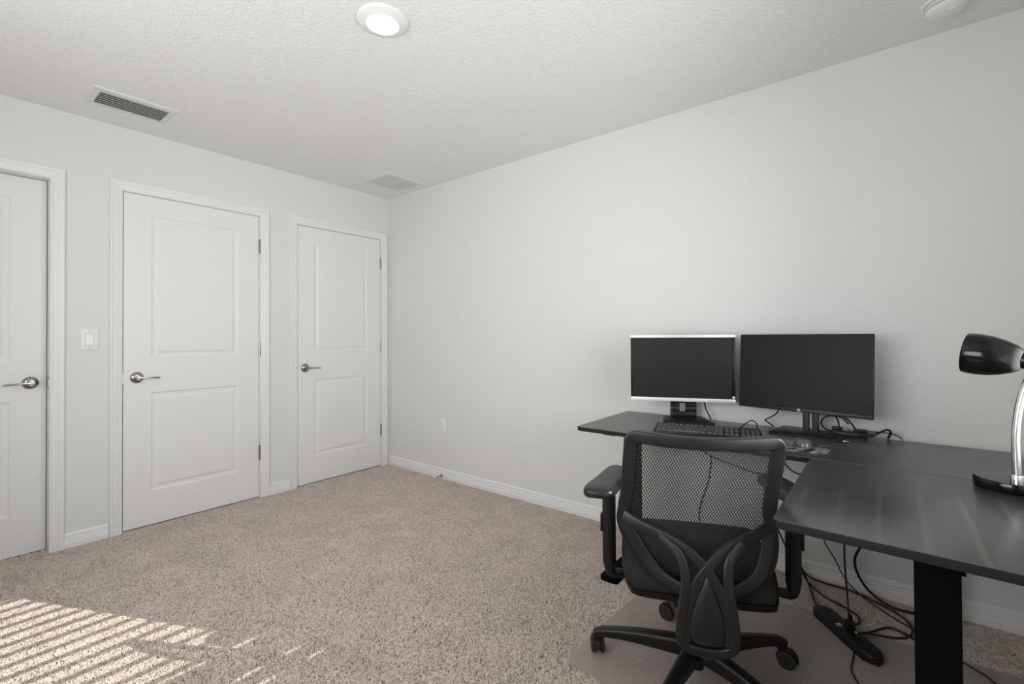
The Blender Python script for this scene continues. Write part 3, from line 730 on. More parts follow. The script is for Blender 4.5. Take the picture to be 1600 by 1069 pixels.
# --- black monitor
W, H = 0.545, 0.3555
mB = empty('black_monitor', (3.295, -0.100, DZ)); tag(mB, 'larger all-black thin-bezel monitor on a flat rectangular stand', 'monitor')
MB_ = Matrix.Translation((-3.295, 0.100, -DZ)) @ local_frame(3.265, -0.1665, 0.9998, R(-11.9), R(4.44))
obj('housing', lb(-W/2, W/2, -H/2, H/2, -0.016, 0.0, MB_, 0.002), M_MONBLACK, mB)
obj('rear_bulge', lb(-0.13, 0.13, -0.10, 0.10, -0.045, -0.015, MB_, 0.010), M_MONBLACK, mB)
obj('screen', lb(-W/2+0.004, W/2-0.004, -H/2+0.019, H/2-0.004, -0.002, 0.0004, MB_, 0.0), M_SCREEN2, mB)
obj('chin', lb(-W/2+0.0005, W/2-0.0005, -H/2+0.0005, -H/2+0.0165, -0.004, 0.0012, MB_, 0.0005), M_MONBLACK, mB)
e = obj('emblem', lambda bm: lathe(bm, [(0, 0.0017), (0.0068, 0.0017), (0.0068, 0.001)], 28, MB_ @ Matrix.Translation((-0.003, -H/2+0.0088, 0))), M_WHITEMARK, mB)
text_mesh('lettering', 'hp', 0.0115, M_MONBLACK, e, MB_ @ Matrix.Translation((-0.003, -H/2+0.0093, 0.0019)), italic=0.35)
aB = R(-8.5); BBx, BBy = 0.000, -0.052
def f(bm):
    bm_prism(bm, rounded_poly([(-0.135, -0.106), (0.135, -0.106), (0.135, 0.106), (-0.135, 0.106)], 0.006), 0.0, 0.0055, 0.001); tr_stand(bm, aB, BBx, BBy)
obj('stand_base', f, M_MONBLACK, mB)
for sx in (-1, 1):
    def f(bm):
        bm_box(bm, sx*0.0185-0.0125, sx*0.0185+0.0125, 0.020, 0.040, 0.004, 0.20, 0.002); tr_stand(bm, aB, BBx, BBy)
    obj('post', f, M_STAND, mB)
def f(bm): bm_box(bm, -0.034, 0.034, 0.018, 0.044, 0.105, 0.16, 0.003); tr_stand(bm, aB, BBx, BBy)
obj('post_bridge', f, M_MONBLACK, mB)
obj('mount', lb(-0.045, 0.045, -0.09, 0.03, -0.075, -0.044, MB_, 0.004), M_MONBLACK, mB)

# ------------------------------------------------------------------ keyboard, mouse, pad, docking box
kb = empty('keyboard', (2.735, -0.572, DZ), R(15.2)); tag(kb, 'black full-size keyboard on the desk in front of the silver-trimmed monitor', 'keyboard')
def tilt_kb(bm):
    for v in bm.verts: v.co.z += 0.075*v.co.y
obj('body', lambda bm: (bm_prism(bm, rounded_poly([(0, 0), (0.446, 0), (0.446, 0.158), (0, 0.158)], 0.010), 0.001, 0.013, 0.003), tilt_kb(bm)), M_BLACK, kb)
def f(bm):
    u = 0.0190
    rows = [(0.012, [1.25, 1.25, 1.25, 6.25, 1.25, 1.25, 1.25, 1.25]), (0.031, [2.25]+[1]*10+[2.75]), (0.050, [1.75]+[1]*11+[2.25]),
            (0.069, [1.5]+[1]*12+[1.5]), (0.088, [1]*13+[2]), (0.119, [1, -1, 1, 1, 1, 1, -.5, 1, 1, 1, 1, -.5, 1, 1, 1, 1])]
    def key(x, y, wu, hu=1.0):
        w_, h_ = wu*u-0.002, hu*u-0.002; z0, z1 = 0.012, 0.0205; t = 0.0026
        a = [(x, y, z0), (x+w_, y, z0), (x+w_, y+h_, z0), (x, y+h_, z0)]; b = [(x+t, y+t, z1), (x+w_-t, y+t, z1), (x+w_-t, y+h_-t, z1), (x+t, y+h_-t, z1)]
        A = [bm.verts.new(p) for p in a]; B = [bm.verts.new(p) for p in b]
        bm.faces.new(B)
        for k in range(4): bm.faces.new([A[k], A[(k+1) % 4], B[(k+1) % 4], B[k]])
    for y, ks in rows:
        x = 0.010
        for k in ks:
            if k > 0: key(x, y, k)
            x += abs(k)*u
    for (x0, y, n) in ((0.300, 0.119, 3), (0.300, 0.088, 3), (0.300, 0.069, 3), (0.300, 0.012, 3)):
        for k in range(n): key(x0+k*u, y, 1)
    key(0.300+u, 0.031, 1)
    for y in (0.012, 0.031, 0.050, 0.069, 0.088):
        for k in range(4): key(0.363+k*u, y, 1)
    tilt_kb(bm)
ks_ = obj('keys', f, M_KEY, kb, smooth_shade=False); ks_['kind'] = 'stuff'
for sx in (0.03, 0.40): obj('rear_foot', lambda bm: bm_box(bm, sx, sx+0.02, 0.140, 0.150, -0.0005, 0.012), M_BLACK, kb)

pad = empty('mouse_pad', (3.288, -0.468, DZ), R(-3.0)); tag(pad, 'glossy dark mouse pad at the desk edge under the mouse', 'mouse pad')
obj('pad_sheet', lambda bm: bm_prism(bm, rounded_poly([(-0.118, -0.100), (0.112, -0.092), (0.112, 0.090), (-0.118, 0.090)], 0.006), 0.0, 0.0035, 0.0008), M_PAD, pad)
ms = empty('mouse', (3.306, -0.458, DZ+0.0035), R(20)); tag(ms, 'shiny grey mouse on the glossy mouse pad', 'mouse')
def f(bm):
    prof = []
    n = 24; rings = []
    for j in range(9):
        t = j/8; h = 0.030*math.sin(t*PI/2)**0.8 if j else 0.0; s = math.cos(t*PI/2)**0.45 if j < 8 else 0.0
        rings.append([(0.032*s*math.cos(2*PI*k/n)*(1-0.10*math.sin(2*PI*k/n)), 0.054*s*math.sin(2*PI*k/n), h*(1-0.12*math.sin(2*PI*k/n))) for k in range(n)])
    R_ = [[bm.verts.new(p) for p in r] for r in rings[:-1]]; topv = bm.verts.new((0, 0, 0.030))
    for A, B in zip(R_, R_[1:]):
        for k in range(n): bm.faces.new([A[k], A[(k+1) % n], B[(k+1) % n], B[k]])
    for k in range(n): bm.faces.new([R_[-1][k], R_[-1][(k+1) % n], topv])
    bm.faces.new(list(reversed(R_[0])))
obj('shell', f, M_MOUSE, ms, angle=60)
obj('wheel', lambda bm: lathe(bm, [(0, -0.003), (0.007, -0.003), (0.007, 0.003), (0, 0.003)], 14, place((0, 0.030, 0.0215), (1, 0, 0))), M_BLACK, ms)

dk = empty('docking_hub', (3.445, -0.100, DZ), R(-2)); tag(dk, 'small black docking box with cables beside the black monitor stand', 'hub')
obj('housing', lambda bm: (bm_box(bm, -0.055, 0.062, -0.034, 0.026, 0.004, 0.020, 0.004)), M_MONBLACK, dk)
obj('adapter', lambda bm: bm_box(bm, -0.070, -0.030, 0.008, 0.034, 0.018, 0.032, 0.003), M_BLACK, dk)
obj('adapter', lambda bm: bm_box(bm, 0.010, 0.058, 0.010, 0.034, 0.018, 0.030, 0.003), M_BLACK, dk)
obj('plug', lambda bm: bm_box(bm, 0.060, 0.084, -0.030, -0.012, 0.008, 0.018, 0.003), M_BLACK, dk)
obj('plug', lambda bm: bm_box(bm, 0.060, 0.086, -0.006, 0.008, 0.010, 0.020, 0.003), M_BLACK, dk)
obj('connector', lambda bm: bm_box(bm, -0.030, -0.008, 0.012, 0.026, 0.020, 0.029, 0.001), M_GREYMARK, dk)
obj('port_strip', lambda bm: bm_box(bm, -0.045, 0.030, -0.0350, -0.0338, 0.008, 0.016), M_STAND, dk)
obj('rear_foot', lambda bm: bm_box(bm, -0.05, 0.055, -0.028, 0.020, 0.0, 0.0045), M_BLACK, dk)

# ------------------------------------------------------------------ desk lamp
LX, LY = 3.858, -0.682
lamp = empty('desk_lamp', (LX, LY, DZ)); tag(lamp, 'black gooseneck desk lamp with silver stem at the right end of the desk', 'lamp')
obj('base', lambda bm: lathe(bm, [(0, 0), (0.084, 0), (0.086, 0.003), (0.086, 0.027), (0.0845, 0.0295), (0, 0.0305)], 64), M_LAMPBLACK, lamp)
sx, sy = -0.002, -0.060
obj('collar', lambda bm: lathe(bm, [(0.0145, 0.028), (0.0145, 0.052), (0.0138, 0.054), (0.0125, 0.054)], 28, Matrix.Translation((sx, sy, 0))), M_CHROME, lamp)
stem_pts = smooth([(sx, sy, 0.050), (sx-0.001, sy, 0.10), (sx-0.001, sy, 0.165), (sx+0.004, sy, 0.225), (sx+0.012, sy, 0.275), (sx+0.024, sy, 0.320), (sx+0.036, sy+0.003, 0.362)], 6)
obj('stem', lambda bm: sweep(bm, stem_pts, circ(0.0098, 20)), M_CHROME, lamp)
# shade: bell lying on its side, mouth towards the left and away from the viewer
SHC = Vector((0.032, -0.052, 0.372)); axis = Vector((-0.93, 0.30, 0.15)).normalized()
mm = axis.to_track_quat('Z', 'Y').to_matrix().to_4x4(); mm.translation = SHC
obj('socket_cap', lambda bm: lathe(bm, [(0, -0.040), (0.014, -0.040), (0.019, -0.034), (0.021, 0.0), (0.024, 0.012), (0.024, 0.020)], 36, mm), M_LAMPBLACK, lamp)
shp = [(0.0225, 0.010), (0.0225, 0.018), (0.030, 0.021), (0.040, 0.034), (0.050, 0.056), (0.0575, 0.082), (0.0610, 0.108), (0.0605, 0.130), (0.0590, 0.138)]
obj('shade', lambda bm: lathe(bm, shp+[(r-0.002, z) for r, z in reversed(shp[1:])], 48, mm), M_LAMPBLACK, lamp, angle=60)
obj('shade_lining', lambda bm: lathe(bm, [(0.055, 0.136), (0.054, 0.10), (0.045, 0.06), (0.028, 0.03)], 32, mm), M_PLATE, lamp, angle=60)
obj('bulb', lambda bm: lathe(bm, [(0.013, 0.02), (0.013, 0.04), (0.022, 0.07), (0.024, 0.085), (0.018, 0.10), (0, 0.108)], 24, mm), M_PLATE, lamp)
for k in (0, 1):
    a = R(-95-k*24)
    d = mm.to_3x3() @ Vector((math.cos(a), math.sin(a), 0)); c = mm @ Vector((0.0335*math.cos(a), 0.0335*math.sin(a), 0.0245))
obj('switch', lambda bm: lathe(bm, [(0, 0.010), (0.004, 0.010), (0.005, 0.0)], 12, place(mm @ Vector((0, -0.02, -0.012)), mm.to_3x3() @ Vector((0, -1, 0)))), M_BLACK, lamp)

# ------------------------------------------------------------------ office chair
ch = empty('office_chair', (3.065, -1.035, 0.0150), R(24)); tag(ch, 'black mesh-back office chair with armrests facing the desk', 'chair')
CZ = -0.0150
def zf(z): return z+CZ
def back_y(x, z):
    # surface of the backrest: leans back with height, wraps forward at the sides
    base = -0.218-0.17*(z-0.45)
    return base + 0.85*x*x
XC = -0.008
def sh(z):      # the worn back frame sits a little askew on its straps
    return -0.0925*(0.9-z) if z >= 0.63 else -0.025*max(0.0, (z-0.50)/0.13)
half_out = [(0.000, 0.872), (0.070, 0.873), (0.140, 0.8765), (0.182, 0.8785), (0.197, 0.866), (0.1985, 0.842), (0.197, 0.765), (0.196, 0.70), (0.201, 0.655), (0.207, 0.615), (0.203, 0.575), (0.186, 0.522), (0.160, 0.478), (0.120, 0.447), (0.070, 0.434), (0.0, 0.430)]
loop = [(XC+x, z) for x, z in half_out] + [(XC-x, z) for x, z in reversed(half_out[1:-1])]
loop3 = smooth([(x+sh(z), back_y(x-XC, z), zf(z)) for x, z in loop], 4, closed=True)
def f(bm):
    scl = []
    for p in loop3:
        z = p.z-CZ; s = 1.0
        if z < 0.66: s = 0.88
        if z < 0.50: s = 0.75
        scl.append((s, 1.0))
    sweep(bm, loop3, rsec(0.036, 0.022, 0.005, 3), closed=True, up=(0, 1, 0.1), scale=scl)
obj('backrest_frame', f, M_FRAME, ch, angle=60)
# net: two crossing families of fine strands inside the frame opening
def inside(x, z):
    pts = half_out; ax = abs(x-XC)
    if z > 0.864 or z < 0.44: return False
    for (x0, z0), (x1, z1) in zip(pts[4:], pts[5:]):
        if z1 <= z <= z0: return ax < x0+(x1-x0)*(z-z0)/(z1-z0)-0.008
    return ax < 0.17
def f(bm):
    pit = 0.0078; wx = 0.00125; dz = 0.0068; amp = pit/4*1.0
    # zig-zag strands running up the back; neighbours meet at their bends and leave slender diamonds
    nx = int(0.42/(pit/2))
    for i in range(nx):
        x0 = XC-0.21+i*pit/2; ph = i % 2; prev = None
        nz = int(0.45/dz)
        for j in range(nz+1):
            z = 0.435+j*dz; x = x0+(amp if (j+ph) % 2 else -amp)
            if inside(x, z):
                y = back_y(x-XC, z)+0.004
                cur = [bm.verts.new((x-wx+sh(z), y, zf(z))), bm.verts.new((x+wx+sh(z), y, zf(z)))]
                if prev: bm.faces.new([prev[0], prev[1], cur[1], cur[0]])
                prev = cur
            else: prev = None
net = obj('mesh_panel', f, M_NET, ch, smooth_shade=False)
md = net.modifiers.new('thick', 'SOLIDIFY'); md.thickness = 0.0009
# crossing Y straps
def strap(name, pts, w_, t_, m=M_FRAME, sc0=None, n=6):
    P = smooth(pts, n)
    return obj(name, lambda bm: sweep(bm, P, rsec(w_, t_, min(w_, t_)*0.3, 3), up=(0, 1, 0.05), scale=sc0(len(P)) if sc0 else None), m, ch, angle=60)
for s in (1, -1):
    P = [(XC+s*x+sh(z)*min(1, abs(x)/0.15), y, zf(z)) for x, y, z in ((-0.198, -0.222, 0.632), (-0.165, -0.240, 0.617), (-0.112, -0.262, 0.600), (-0.055, -0.285, 0.578), (-0.010, -0.300, 0.540), (0.026, -0.306, 0.490), (0.050, -0.308, 0.430), (0.060, -0.308, 0.370), (0.058, -0.306, 0.330))]
    strap('back_strap', P, 0.032, 0.013, sc0=lambda n: [(0.85+0.25*abs(i/(n-1)-0.5), 1.0) for i in range(n)])
    P = [(XC+s*x+sh(z)*min(1, abs(x)/0.15), y, zf(z)) for x, y, z in ((-0.201, -0.215, 0.618), (-0.180, -0.222, 0.560), (-0.148, -0.232, 0.500), (-0.112, -0.244, 0.468), (-0.068, -0.262, 0.452), (-0.035, -0.275, 0.450))]
    strap('lower_strap', P, 0.032, 0.011)
    P = [(XC+s*x+sh(z)*min(1, abs(x)/0.15), y, zf(z)) for x, y, z in ((-0.108, -0.270, 0.598), (-0.072, -0.288, 0.568), (-0.056, -0.300, 0.530), (-0.055, -0.306, 0.480), (-0.064, -0.308, 0.420), (-0.069, -0.307, 0.360), (-0.064, -0.303, 0.322), (-0.035, -0.300, 0.306), (0.0, -0.299, 0.303))]
    strap('spine_side', P, 0.027, 0.020)
# teardrop shell
def f(bm):
    outl = [(0.0, 0.515), (0.016, 0.482), (0.030, 0.448), (0.042, 0.410), (0.049, 0.372), (0.047, 0.344), (0.034, 0.328), (0.0, 0.322)]
    full = smooth([(x, 0, z) for x, z in outl]+[(-x, 0, z) for x, z in reversed(outl[1:-1])], 3, closed=True)
    rings = []
    for (s, yy) in ((1.06, -0.292), (1.0, -0.3085), (0.92, -0.3135), (0.6, -0.3185), (0.25, -0.3200)):
        rings.append([bm.verts.new((XC+p.x*s, yy, zf(0.395+(p.z-0.395)*s))) for p in full])
    n = len(full)
    for A, B in zip(rings, rings[1:]):
        for k in range(n): bm.faces.new([A[k], A[(k+1) % n], B[(k+1) % n], B[k]])
    bm.faces.new(rings[-1])
obj('spine_panel', f, M_FRAME, ch, angle=70)
strap('spine_arm', [(XC, -0.296, zf(0.318)), (XC, -0.27, zf(0.318)), (XC, -0.18, zf(0.335)), (XC, -0.09, zf(0.350))], 0.030, 0.080)
# seat: cushion with rounded front and pan
def seat_outline(grow=0.0):
    pts = [(-0.150, -0.205), (0.150, -0.205), (0.205, -0.175), (0.226, -0.05), (0.232, 0.12), (0.215, 0.225), (0.12, 0.250), (-0.12, 0.250), (-0.215, 0.225), (-0.232, 0.12), (-0.226, -0.05), (-0.205, -0.175)]
    return smooth([(XC+x*(1+grow), y*(1+grow), 0) for x, y in pts], 4, closed=True)
def f(bm):
    rings = []
    for (g, z) in ((-0.10, 0.392), (-0.01, 0.396), (0.015, 0.412), (0.018, 0.435), (0.0, 0.456), (-0.05, 0.467), (-0.16, 0.471), (-0.45, 0.468), (-0.8, 0.465)):
        rings.append([bm.verts.new((p.x, p.y, zf(z - (0.012 if p.y > 0.2 else 0)*(1 if z > 0.44 else 0)))) for p in seat_outline(g)])
    n = len(rings[0])
    for A, B in zip(rings, rings[1:]):
        for k in range(n): bm.faces.new([A[k], A[(k+1) % n], B[(k+1) % n], B[k]])
    bm.faces.new(rings[-1]); bm.faces.new(list(reversed(rings[0])))
obj('seat_cushion', f, M_FABRIC, ch, angle=60)
def f(bm):
    rings = []
    for (g, z) in ((-0.30, 0.368), (-0.06, 0.372), (0.02, 0.385), (0.025, 0.400), (-0.02, 0.404)):
        rings.append([bm.verts.new((p.x, p.y, zf(z))) for p in seat_outline(g)])
    n = len(rings[0])
    for A, B in zip(rings, rings[1:]):
        for k in range(n): bm.faces.new([A[k], A[(k+1) % n], B[(k+1) % n], B[k]])
    bm.faces.new(list(reversed(rings[0]))); bm.faces.new(rings[-1])
obj('seat_pan', f, M_BLACK, ch, angle=50)
def f(bm):
    bm_box(bm, -0.085, 0.085, -0.13, 0.12, zf(0.315), zf(0.370), 0.012, 3)
    bm_box(bm, -0.045, 0.045, -0.17, -0.10, zf(0.325), zf(0.365), 0.01, 2)
obj('tilt_mechanism', f, M_BLACK, ch)
obj('tilt_lever', lambda bm: sweep(bm, smooth([(0.08, 0.03, zf(0.345)), (0.16, 0.03, zf(0.340)), (0.225, 0.02, zf(0.335))], 4), rsec(0.010, 0.016)), M_BLACK, ch)
obj('height_lever', lambda bm: sweep(bm, smooth([(-0.08, -0.06, zf(0.345)), (-0.13, -0.09, zf(0.340)), (-0.16, -0.10, zf(0.33))], 4), rsec(0.012, 0.018)), M_BLACK, ch)
obj('gas_column', lambda bm: (lathe(bm, [(0.027, 0.125), (0.027, 0.235), (0.025, 0.238), (0.0145, 0.238), (0.0145, 0.32)], 28), lathe(bm, [(0.0, 0.045), (0.022, 0.047), (0.024, 0.06), (0.024, 0.10)], 24)), M_GLOSSBLACK, ch)
# arms
def arm(s):
    px = XC+s*(0.270 if s < 0 else 0.282)
    def pad_(bm):
        pts = smooth([(px+s*0.034, -0.215, 0), (px+s*0.028, -0.165, 0), (px+s*0.004, -0.07, 0), (px-s*0.022, 0.05, 0), (px-s*0.040, 0.105, 0)], 5)
        n = len(pts); scl = []
        for i in range(n):
            t = i/(n-1); e = math.sqrt(max(0.0, 1-abs(2*t-1)**4.5))
            scl.append((max(0.12, e)*(1.10-0.25*t), max(0.35, e)))
        sweep(bm, [p+Vector((0, 0, zf(0.680))) for p in pts], rsec(0.098, 0.036, 0.016, 5), up=(0, 0, 1), scale=scl)
    p = obj('armrest_pad', pad_, M_FRAME, ch, angle=70)
    yy = -0.045
    def post(bm):
        sec = circ(0.0285, 24, 0.0215)
        sweep(bm, [(px+s*0.006, yy, zf(0.345)), (px+s*0.006, yy, zf(0.60)), (px+s*0.005, yy, zf(0.60))], sec, up=(0, 1, 0))
    # lower sleeve and upper post
    def lower(bm): sweep(bm, [Vector((px+s*0.006, yy, zf(z))) for z in (0.400, 0.45, 0.52, 0.60, 0.625)], circ(0.0225, 24, 0.0225), up=(0, 1, 0))
    obj('armrest_sleeve', lower, M_BLACK, ch, angle=50)
    def upper(bm): sweep(bm, [Vector((px+s*0.005, yy, zf(z))) for z in (0.60, 0.64, 0.668)], circ(0.0195, 24, 0.0195), up=(0, 1, 0)); bm_box(bm, px-0.034, px+0.034, yy-0.045, yy+0.065, zf(0.660), zf(0.678), 0.006)
    obj('armrest_post', upper, M_BLACK, ch, angle=50)
    obj('height_button', lambda bm: bm_box(bm, px+s*0.029-0.006, px+s*0.029+0.006, yy-0.012, yy+0.012, zf(0.505), zf(0.565), 0.003), M_BLACK, ch)
    def elbow(bm):
        pts = smooth([(px+s*0.006, yy, zf(0.420)), (px+s*0.005, yy, zf(0.385)), (px-s*0.002, yy, zf(0.366)), (px-s*0.036, yy+0.01, zf(0.362)), (px-s*0.10, yy+0.03, zf(0.364)), (px-s*0.17, yy+0.03, zf(0.364))], 5)
        n = len(pts); sweep(bm, pts, rsec(0.046, 0.046, 0.020, 5), up=(0, 1, 0), scale=[(1.0-0.50*min(1, i/(n*0.45)), 1.0) for i in range(n)])
    obj('armrest_bracket', elbow, M_BLACK, ch, angle=60)
for s in (-1, 1): arm(s)
# five-star base with twin-wheel casters
obj('base_hub', lambda bm: lathe(bm, [(0.0, 0.085), (0.030, 0.080), (0.044, 0.085), (0.050, 0.098), (0.050, 0.122), (0.042, 0.136), (0.030, 0.140), (0.027, 0.140)], 36), M_BLACK, ch)
for k in range(5):
    a = R(171.5-72*k)          # in chair coordinates
    d = Vector((math.cos(a), math.sin(a), 0)); nrm = Vector((-d.y, d.x, 0))
    def lg(bm):
        st = [(0.035, 0.110, 0.052, 0.064), (0.10, 0.108, 0.047, 0.056), (0.18, 0.104, 0.041, 0.046), (0.26, 0.097, 0.037, 0.036), (0.322, 0.087, 0.035, 0.030), (0.347, 0.078, 0.032, 0.022)]
        P = [d*r+Vector((0, 0, z)) for r, z, _, _ in st]
        sweep(bm, P, rsec(1, 1, 0.28, 3), up=(0, 0, 1), scale=[(w_, h_) for _, _, w_, h_ in st])
        lathe(bm, [(0, 0.058), (0.0165, 0.058), (0.0175, 0.085), (0.010, 0.091), (0, 0.091)], 20, Matrix.Translation(d*0.335))
    obj('base_leg', lg, M_BLACK, ch, angle=50)
    cas_a = R([100, 150, -25, 60, 200][k])
    cd_ = Vector((math.cos(cas_a), math.sin(cas_a), 0)); cn = Vector((-cd_.y, cd_.x, 0)); cc = d*0.335+cd_*0.018
    def hood(bm):
        m4 = Matrix((cn, cd_, Vector((0, 0, 1)))).transposed().to_4x4(); m4.translation = cc+Vector((0, 0, 0.029))
        pts = [Vector((0, 0.032*math.cos(t), 0.032*math.sin(t))) for t in [R(x) for x in range(-10, 196, 15)]]
        b0 = len(bm.verts)
        tmp = bmesh.new(); sweep(tmp, pts, rsec(0.020, 0.006, 0.002), up=lambda i: pts[i].normalized()); bm_box(tmp, -0.009, 0.009, -0.016, 0.016, -0.008, 0.028, 0.003)
        lathe(tmp, [(0, 0.020), (0.010, 0.020), (0.010, 0.040), (0, 0.040)], 12, Matrix.Translation((0, -0.018, 0)))
        me = bpy.data.meshes.new('t'); 
        for v in tmp.verts: v.co = m4 @ v.co
        tmp.to_mesh(me); tmp.free(); bm.from_mesh(me); bpy.data.meshes.remove(me)
    hd = obj('caster', hood, M_BLACK, ch, angle=50)
    for s in (-1, 1):
        def wh(bm):
            m4 = place(cc+Vector((0, 0, 0.0295))+cn*s*0.0095, cn*s)
            lathe(bm, [(0.0, 0.0), (0.027, 0.0), (0.0290, 0.002), (0.0295, 0.007), (0.0285, 0.012), (0.021, 0.0145), (0.017, 0.0125), (0.007, 0.0130), (0.0, 0.0140)], 30, m4)
        obj('wheel', wh, M_TREAD, hd, angle=50)

# ------------------------------------------------------------------ power strip
ps = empty('power_strip', (3.440, -0.452, 0.0150), math.atan2(-0.225, 0.185)); tag(ps, 'black rounded power strip lying at the edge of the chair mat', 'power strip')
obj('housing', lambda bm: bm_prism(bm, rrect(0, 0, 0.325, 0.066, 0.0325, 7), 0.0, 0.034, 0.008, 3), M_BLACK, ps)
for k in range(6):
    def f(bm):
        lathe(bm, [(0.0165, 0.0342), (0.0165, 0.0352), (0.0155, 0.0352), (0.0155, 0.0342)], 24, Matrix.Translation((-0.105+k*0.042, 0, 0)))
        for (a, b_) in ((-0.006, 0.0), (0.006, 0.0)): bm_box(bm, -0.105+k*0.042-0.004, -0.105+k*0.042+0.004, a-0.001, a+0.001, 0.0335, 0.0344)
    if k != 2: obj('socket', f, M_GLOSSBLACK, ps)
lbl = obj('spec_label', lambda bm: bm_box(bm, -0.030, -0.014, -0.018, -0.001, 0.0338, 0.0346), M_WHITEMARK, ps, smooth_shade=False)
def f(bm):
    bm_box(bm, -0.0265, -0.0235, -0.013, -0.007, 0.0345, 0.0349); bm_box(bm, -0.0205, -0.0175, -0.013, -0.006, 0.0345, 0.0349)
obj('mark', f, M_BLACK, lbl, smooth_shade=False)
obj('plug', lambda bm: (bm_box(bm, -0.012, 0.016, 0.004, 0.030, 0.034, 0.064, 0.005), bm_box(bm, -0.006, 0.010, 0.010, 0.024, 0.062, 0.088, 0.005)), M_BLACK, ps)
obj('indicator', lambda bm: lathe(bm, [(0, 0.0375), (0.0035, 0.0365), (0.004, 0.034)], 10, Matrix.Translation((0.028, 0.020, 0))), M_RUBBERWHITE, ps)

# ------------------------------------------------------------------ cables
def cable(name, pts, r, label, m=M_CABLE, n=7, cat='cable', ends=()):
    P = smooth(pts, n); o0 = P[0].copy()
    bm = bmesh.new(); sweep(bm, [p-o0 for p in P], circ(r*1.18, 8))
    o = link(name, bm, m, angle=80); o.location = o0
    return tag(o, label, cat)
cable('power_cable', [(3.30, -0.10, 0.69), (3.310, -0.06, 0.50), (3.330, -0.05, 0.30), (3.341, -0.055, 0.215), (3.381, -0.055, 0.145), (3.417, -0.055, 0.069), (3.474, -0.062, 0.016), (3.552, -0.150, 0.014), (3.593, -0.188, 0.014), (3.645, -0.232, 0.014)], 0.0022, 'thin black cable slanting down the wall from the desk to the carpet')
cable('power_cable', [(3.436, -0.40, 0.69), (3.434, -0.40, 0.48), (3.436, -0.40, 0.346), (3.438, -0.40, 0.251), (3.444, -0.41, 0.17), (3.450, -0.436, 0.098)], 0.0030, 'black cable hanging straight down into the power strip plug')
cable('power_cable', [(3.52, -0.10, 0.69), (3.500, -0.075, 0.38), (3.490, -0.072, 0.262), (3.472, -0.075, 0.227), (3.455, -0.072, 0.178), (3.459, -0.07, 0.127), (3.487, -0.065, 0.066), (3.530, -0.06, 0.024), (3.594, -0.102, 0.017), (3.690, -0.09, 0.017)], 0.0047, 'thick black cable curving from the desk to the floor behind the desk leg')
cable('power_cable', [(3.12, -0.055, 0.30), (3.20, -0.05, 0.11), (3.250, -0.050, 0.058), (3.284, -0.050, 0.030), (3.342, -0.038, 0.016), (3.403, -0.039, 0.016), (3.462, -0.052, 0.016), (3.541, -0.097, 0.016), (3.604, -0.147, 0.016), (3.636, -0.202, 0.016), (3.642, -0.258, 0.017), (3.625, -0.315, 0.017), (3.591, -0.350, 0.019), (3.543, -0.372, 0.020), (3.500, -0.400, 0.028), (3.475, -0.432, 0.033)], 0.0036, 'black cable along the baseboard looping back to the power strip')
cable('power_cable', [(3.18, -0.06, 0.26), (3.245, -0.055, 0.08), (3.275, -0.078, 0.022), (3.299, -0.163, 0.014), (3.316, -0.233, 0.014), (3.336, -0.290, 0.020), (3.345, -0.322, 0.030)], 0.0036, 'black cable running from behind the chair arm to the strip end')
cable('power_cable', [(3.20, -0.05, 0.20), (3.250, -0.060, 0.05), (3.285, -0.088, 0.017), (3.340, -0.163, 0.015), (3.402, -0.204, 0.015), (3.443, -0.230, 0.015), (3.472, -0.262, 0.015), (3.478, -0.310, 0.015), (3.462, -0.345, 0.018)], 0.0032, 'black cable in a small hook above the power strip')
cable('power_cable', [(3.478, -0.425, 0.030), (3.504, -0.385, 0.022), (3.537, -0.325, 0.017), (3.568, -0.285, 0.017), (3.601, -0.284, 0.017), (3.655, -0.320, 0.017), (3.70, -0.335, 0.017)], 0.0036, 'short black cable arching right of the power strip')
cable('power_cable', [(3.458, -0.472, 0.048), (3.463, -0.505, 0.030), (3.470, -0.560, 0.017), (3.467, -0.650, 0.016), (3.476, -0.689, 0.016), (3.51, -0.78, 0.016), (3.56, -0.95, 0.016)], 0.0026, 'thin black cable trailing from the strip over the mat towards the viewer')
cable('floor_cable', [(3.70, -0.30, 0.016), (3.766, -0.364, 0.016), (3.781, -0.377, 0.016), (3.810, -0.401, 0.017), (3.837, -0.432, 0.017), (3.90, -0.55, 0.017)], 0.0028, 'dark red-brown cable on the carpet right of the desk leg', M_CABLERED)
cable('desk_cable', [(3.05, -0.30, 0.672), (3.12, -0.30, 0.655), (3.180, -0.30, 0.632), (3.217, -0.30, 0.610), (3.241, -0.30, 0.586), (3.277, -0.30, 0.573), (3.36, -0.30, 0.585), (3.42, -0.30, 0.66)], 0.0028, 'black cable sagging beneath the desk beside the chair back')
cable('desk_cable', [(2.80, -0.25, 0.668), (2.835, -0.25, 0.612), (2.893, -0.25, 0.577), (2.890, -0.25, 0.50), (2.880, -0.25, 0.445), (2.849, -0.25, 0.344), (2.838, -0.25, 0.27), (2.845, -0.22, 0.12), (2.86, -0.18, 0.016)], 0.0034, 'black cable hanging to the floor seen through the chair mesh')
cable('desk_cable', [(2.89, -0.245, 0.580), (2.94, -0.247, 0.567), (3.009, -0.25, 0.552), (3.092, -0.25, 0.534), (3.16, -0.25, 0.545), (3.22, -0.25, 0.62)], 0.0030, 'black cable running right beneath the desk seen through the mesh')
cable('monitor_cable', [(2.805, -0.075, 0.88), (2.813, -0.06, 0.810), (2.819, -0.055, 0.777), (2.838, -0.060, 0.745), (2.842, -0.058, 0.7275)], 0.0034, 'black cable dropping from the silver-trimmed monitor')
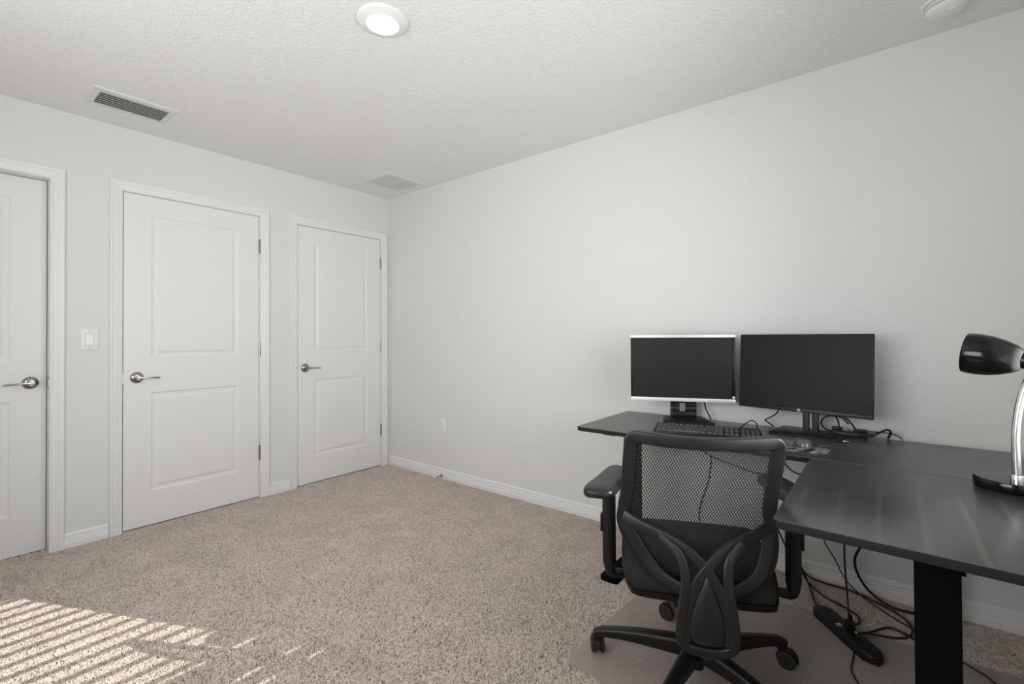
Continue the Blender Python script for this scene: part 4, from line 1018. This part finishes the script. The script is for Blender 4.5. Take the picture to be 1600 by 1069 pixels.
cable('keyboard_cable', [(3.016, -0.350, 0.742), (3.028, -0.230, 0.735), (3.045, -0.200, 0.752), (3.067, -0.185, 0.764), (3.086, -0.185, 0.752), (3.090, -0.18, 0.7275)], 0.0022, 'thin keyboard cable making a small arch behind the keyboard')
cable('monitor_cable', [(3.180, -0.11, 0.86), (3.161, -0.075, 0.806), (3.142, -0.07, 0.782), (3.106, -0.07, 0.757), (3.104, -0.07, 0.752), (3.124, -0.068, 0.738), (3.138, -0.066, 0.7275)], 0.0028, 'kinked black cable under the left end of the black monitor')
cable('monitor_cable', [(3.440, -0.095, 0.775), (3.415, -0.088, 0.800), (3.383, -0.085, 0.806), (3.352, -0.085, 0.798), (3.336, -0.085, 0.774), (3.343, -0.082, 0.750), (3.370, -0.080, 0.736), (3.400, -0.080, 0.745)], 0.0030, 'black cable in a round loop beside the monitor stand')
cable('monitor_cable', [(3.385, -0.10, 0.85), (3.391, -0.08, 0.806), (3.400, -0.078, 0.780), (3.403, -0.080, 0.752)], 0.0032, 'short black cable dropping straight into the docking box')
cable('monitor_cable', [(3.400, -0.10, 0.83), (3.417, -0.08, 0.809), (3.442, -0.078, 0.785), (3.467, -0.080, 0.746)], 0.0032, 'black cable bowing down to the right end of the docking box')
cable('hub_cable', [(3.525, -0.115, 0.739), (3.548, -0.095, 0.752), (3.572, -0.085, 0.765), (3.584, -0.080, 0.757), (3.580, -0.075, 0.738), (3.574, -0.072, 0.727)], 0.0040, 'thick black cable with a humped bend leaving the docking box')
cable('hub_cable', [(3.500, -0.085, 0.748), (3.545, -0.078, 0.750), (3.581, -0.072, 0.748), (3.608, -0.070, 0.740), (3.624, -0.068, 0.7275)], 0.0022, 'thin black cable running along the wall from the docking box')
fc_ = empty('loose_cable', (3.374, -0.112, DZ)); tag(fc_, 'thin loose black cable with a silver plug on the desk', 'cable')
def f(bm): sweep(bm, smooth([(0.0, 0.0, 0.012), (-0.004, -0.06, 0.010), (0.010, -0.115, 0.006), (0.035, -0.150, 0.003), (0.058, -0.168, 0.003)], 6), circ(0.0020, 8))
obj('cord', f, M_CABLE, fc_, angle=80)
obj('connector', lambda bm: sweep(bm, smooth([(0.056, -0.167, 0.005), (0.070, -0.172, 0.006), (0.080, -0.184, 0.005)], 4), rsec(0.009, 0.006, 0.002)), M_CHROME, fc_)
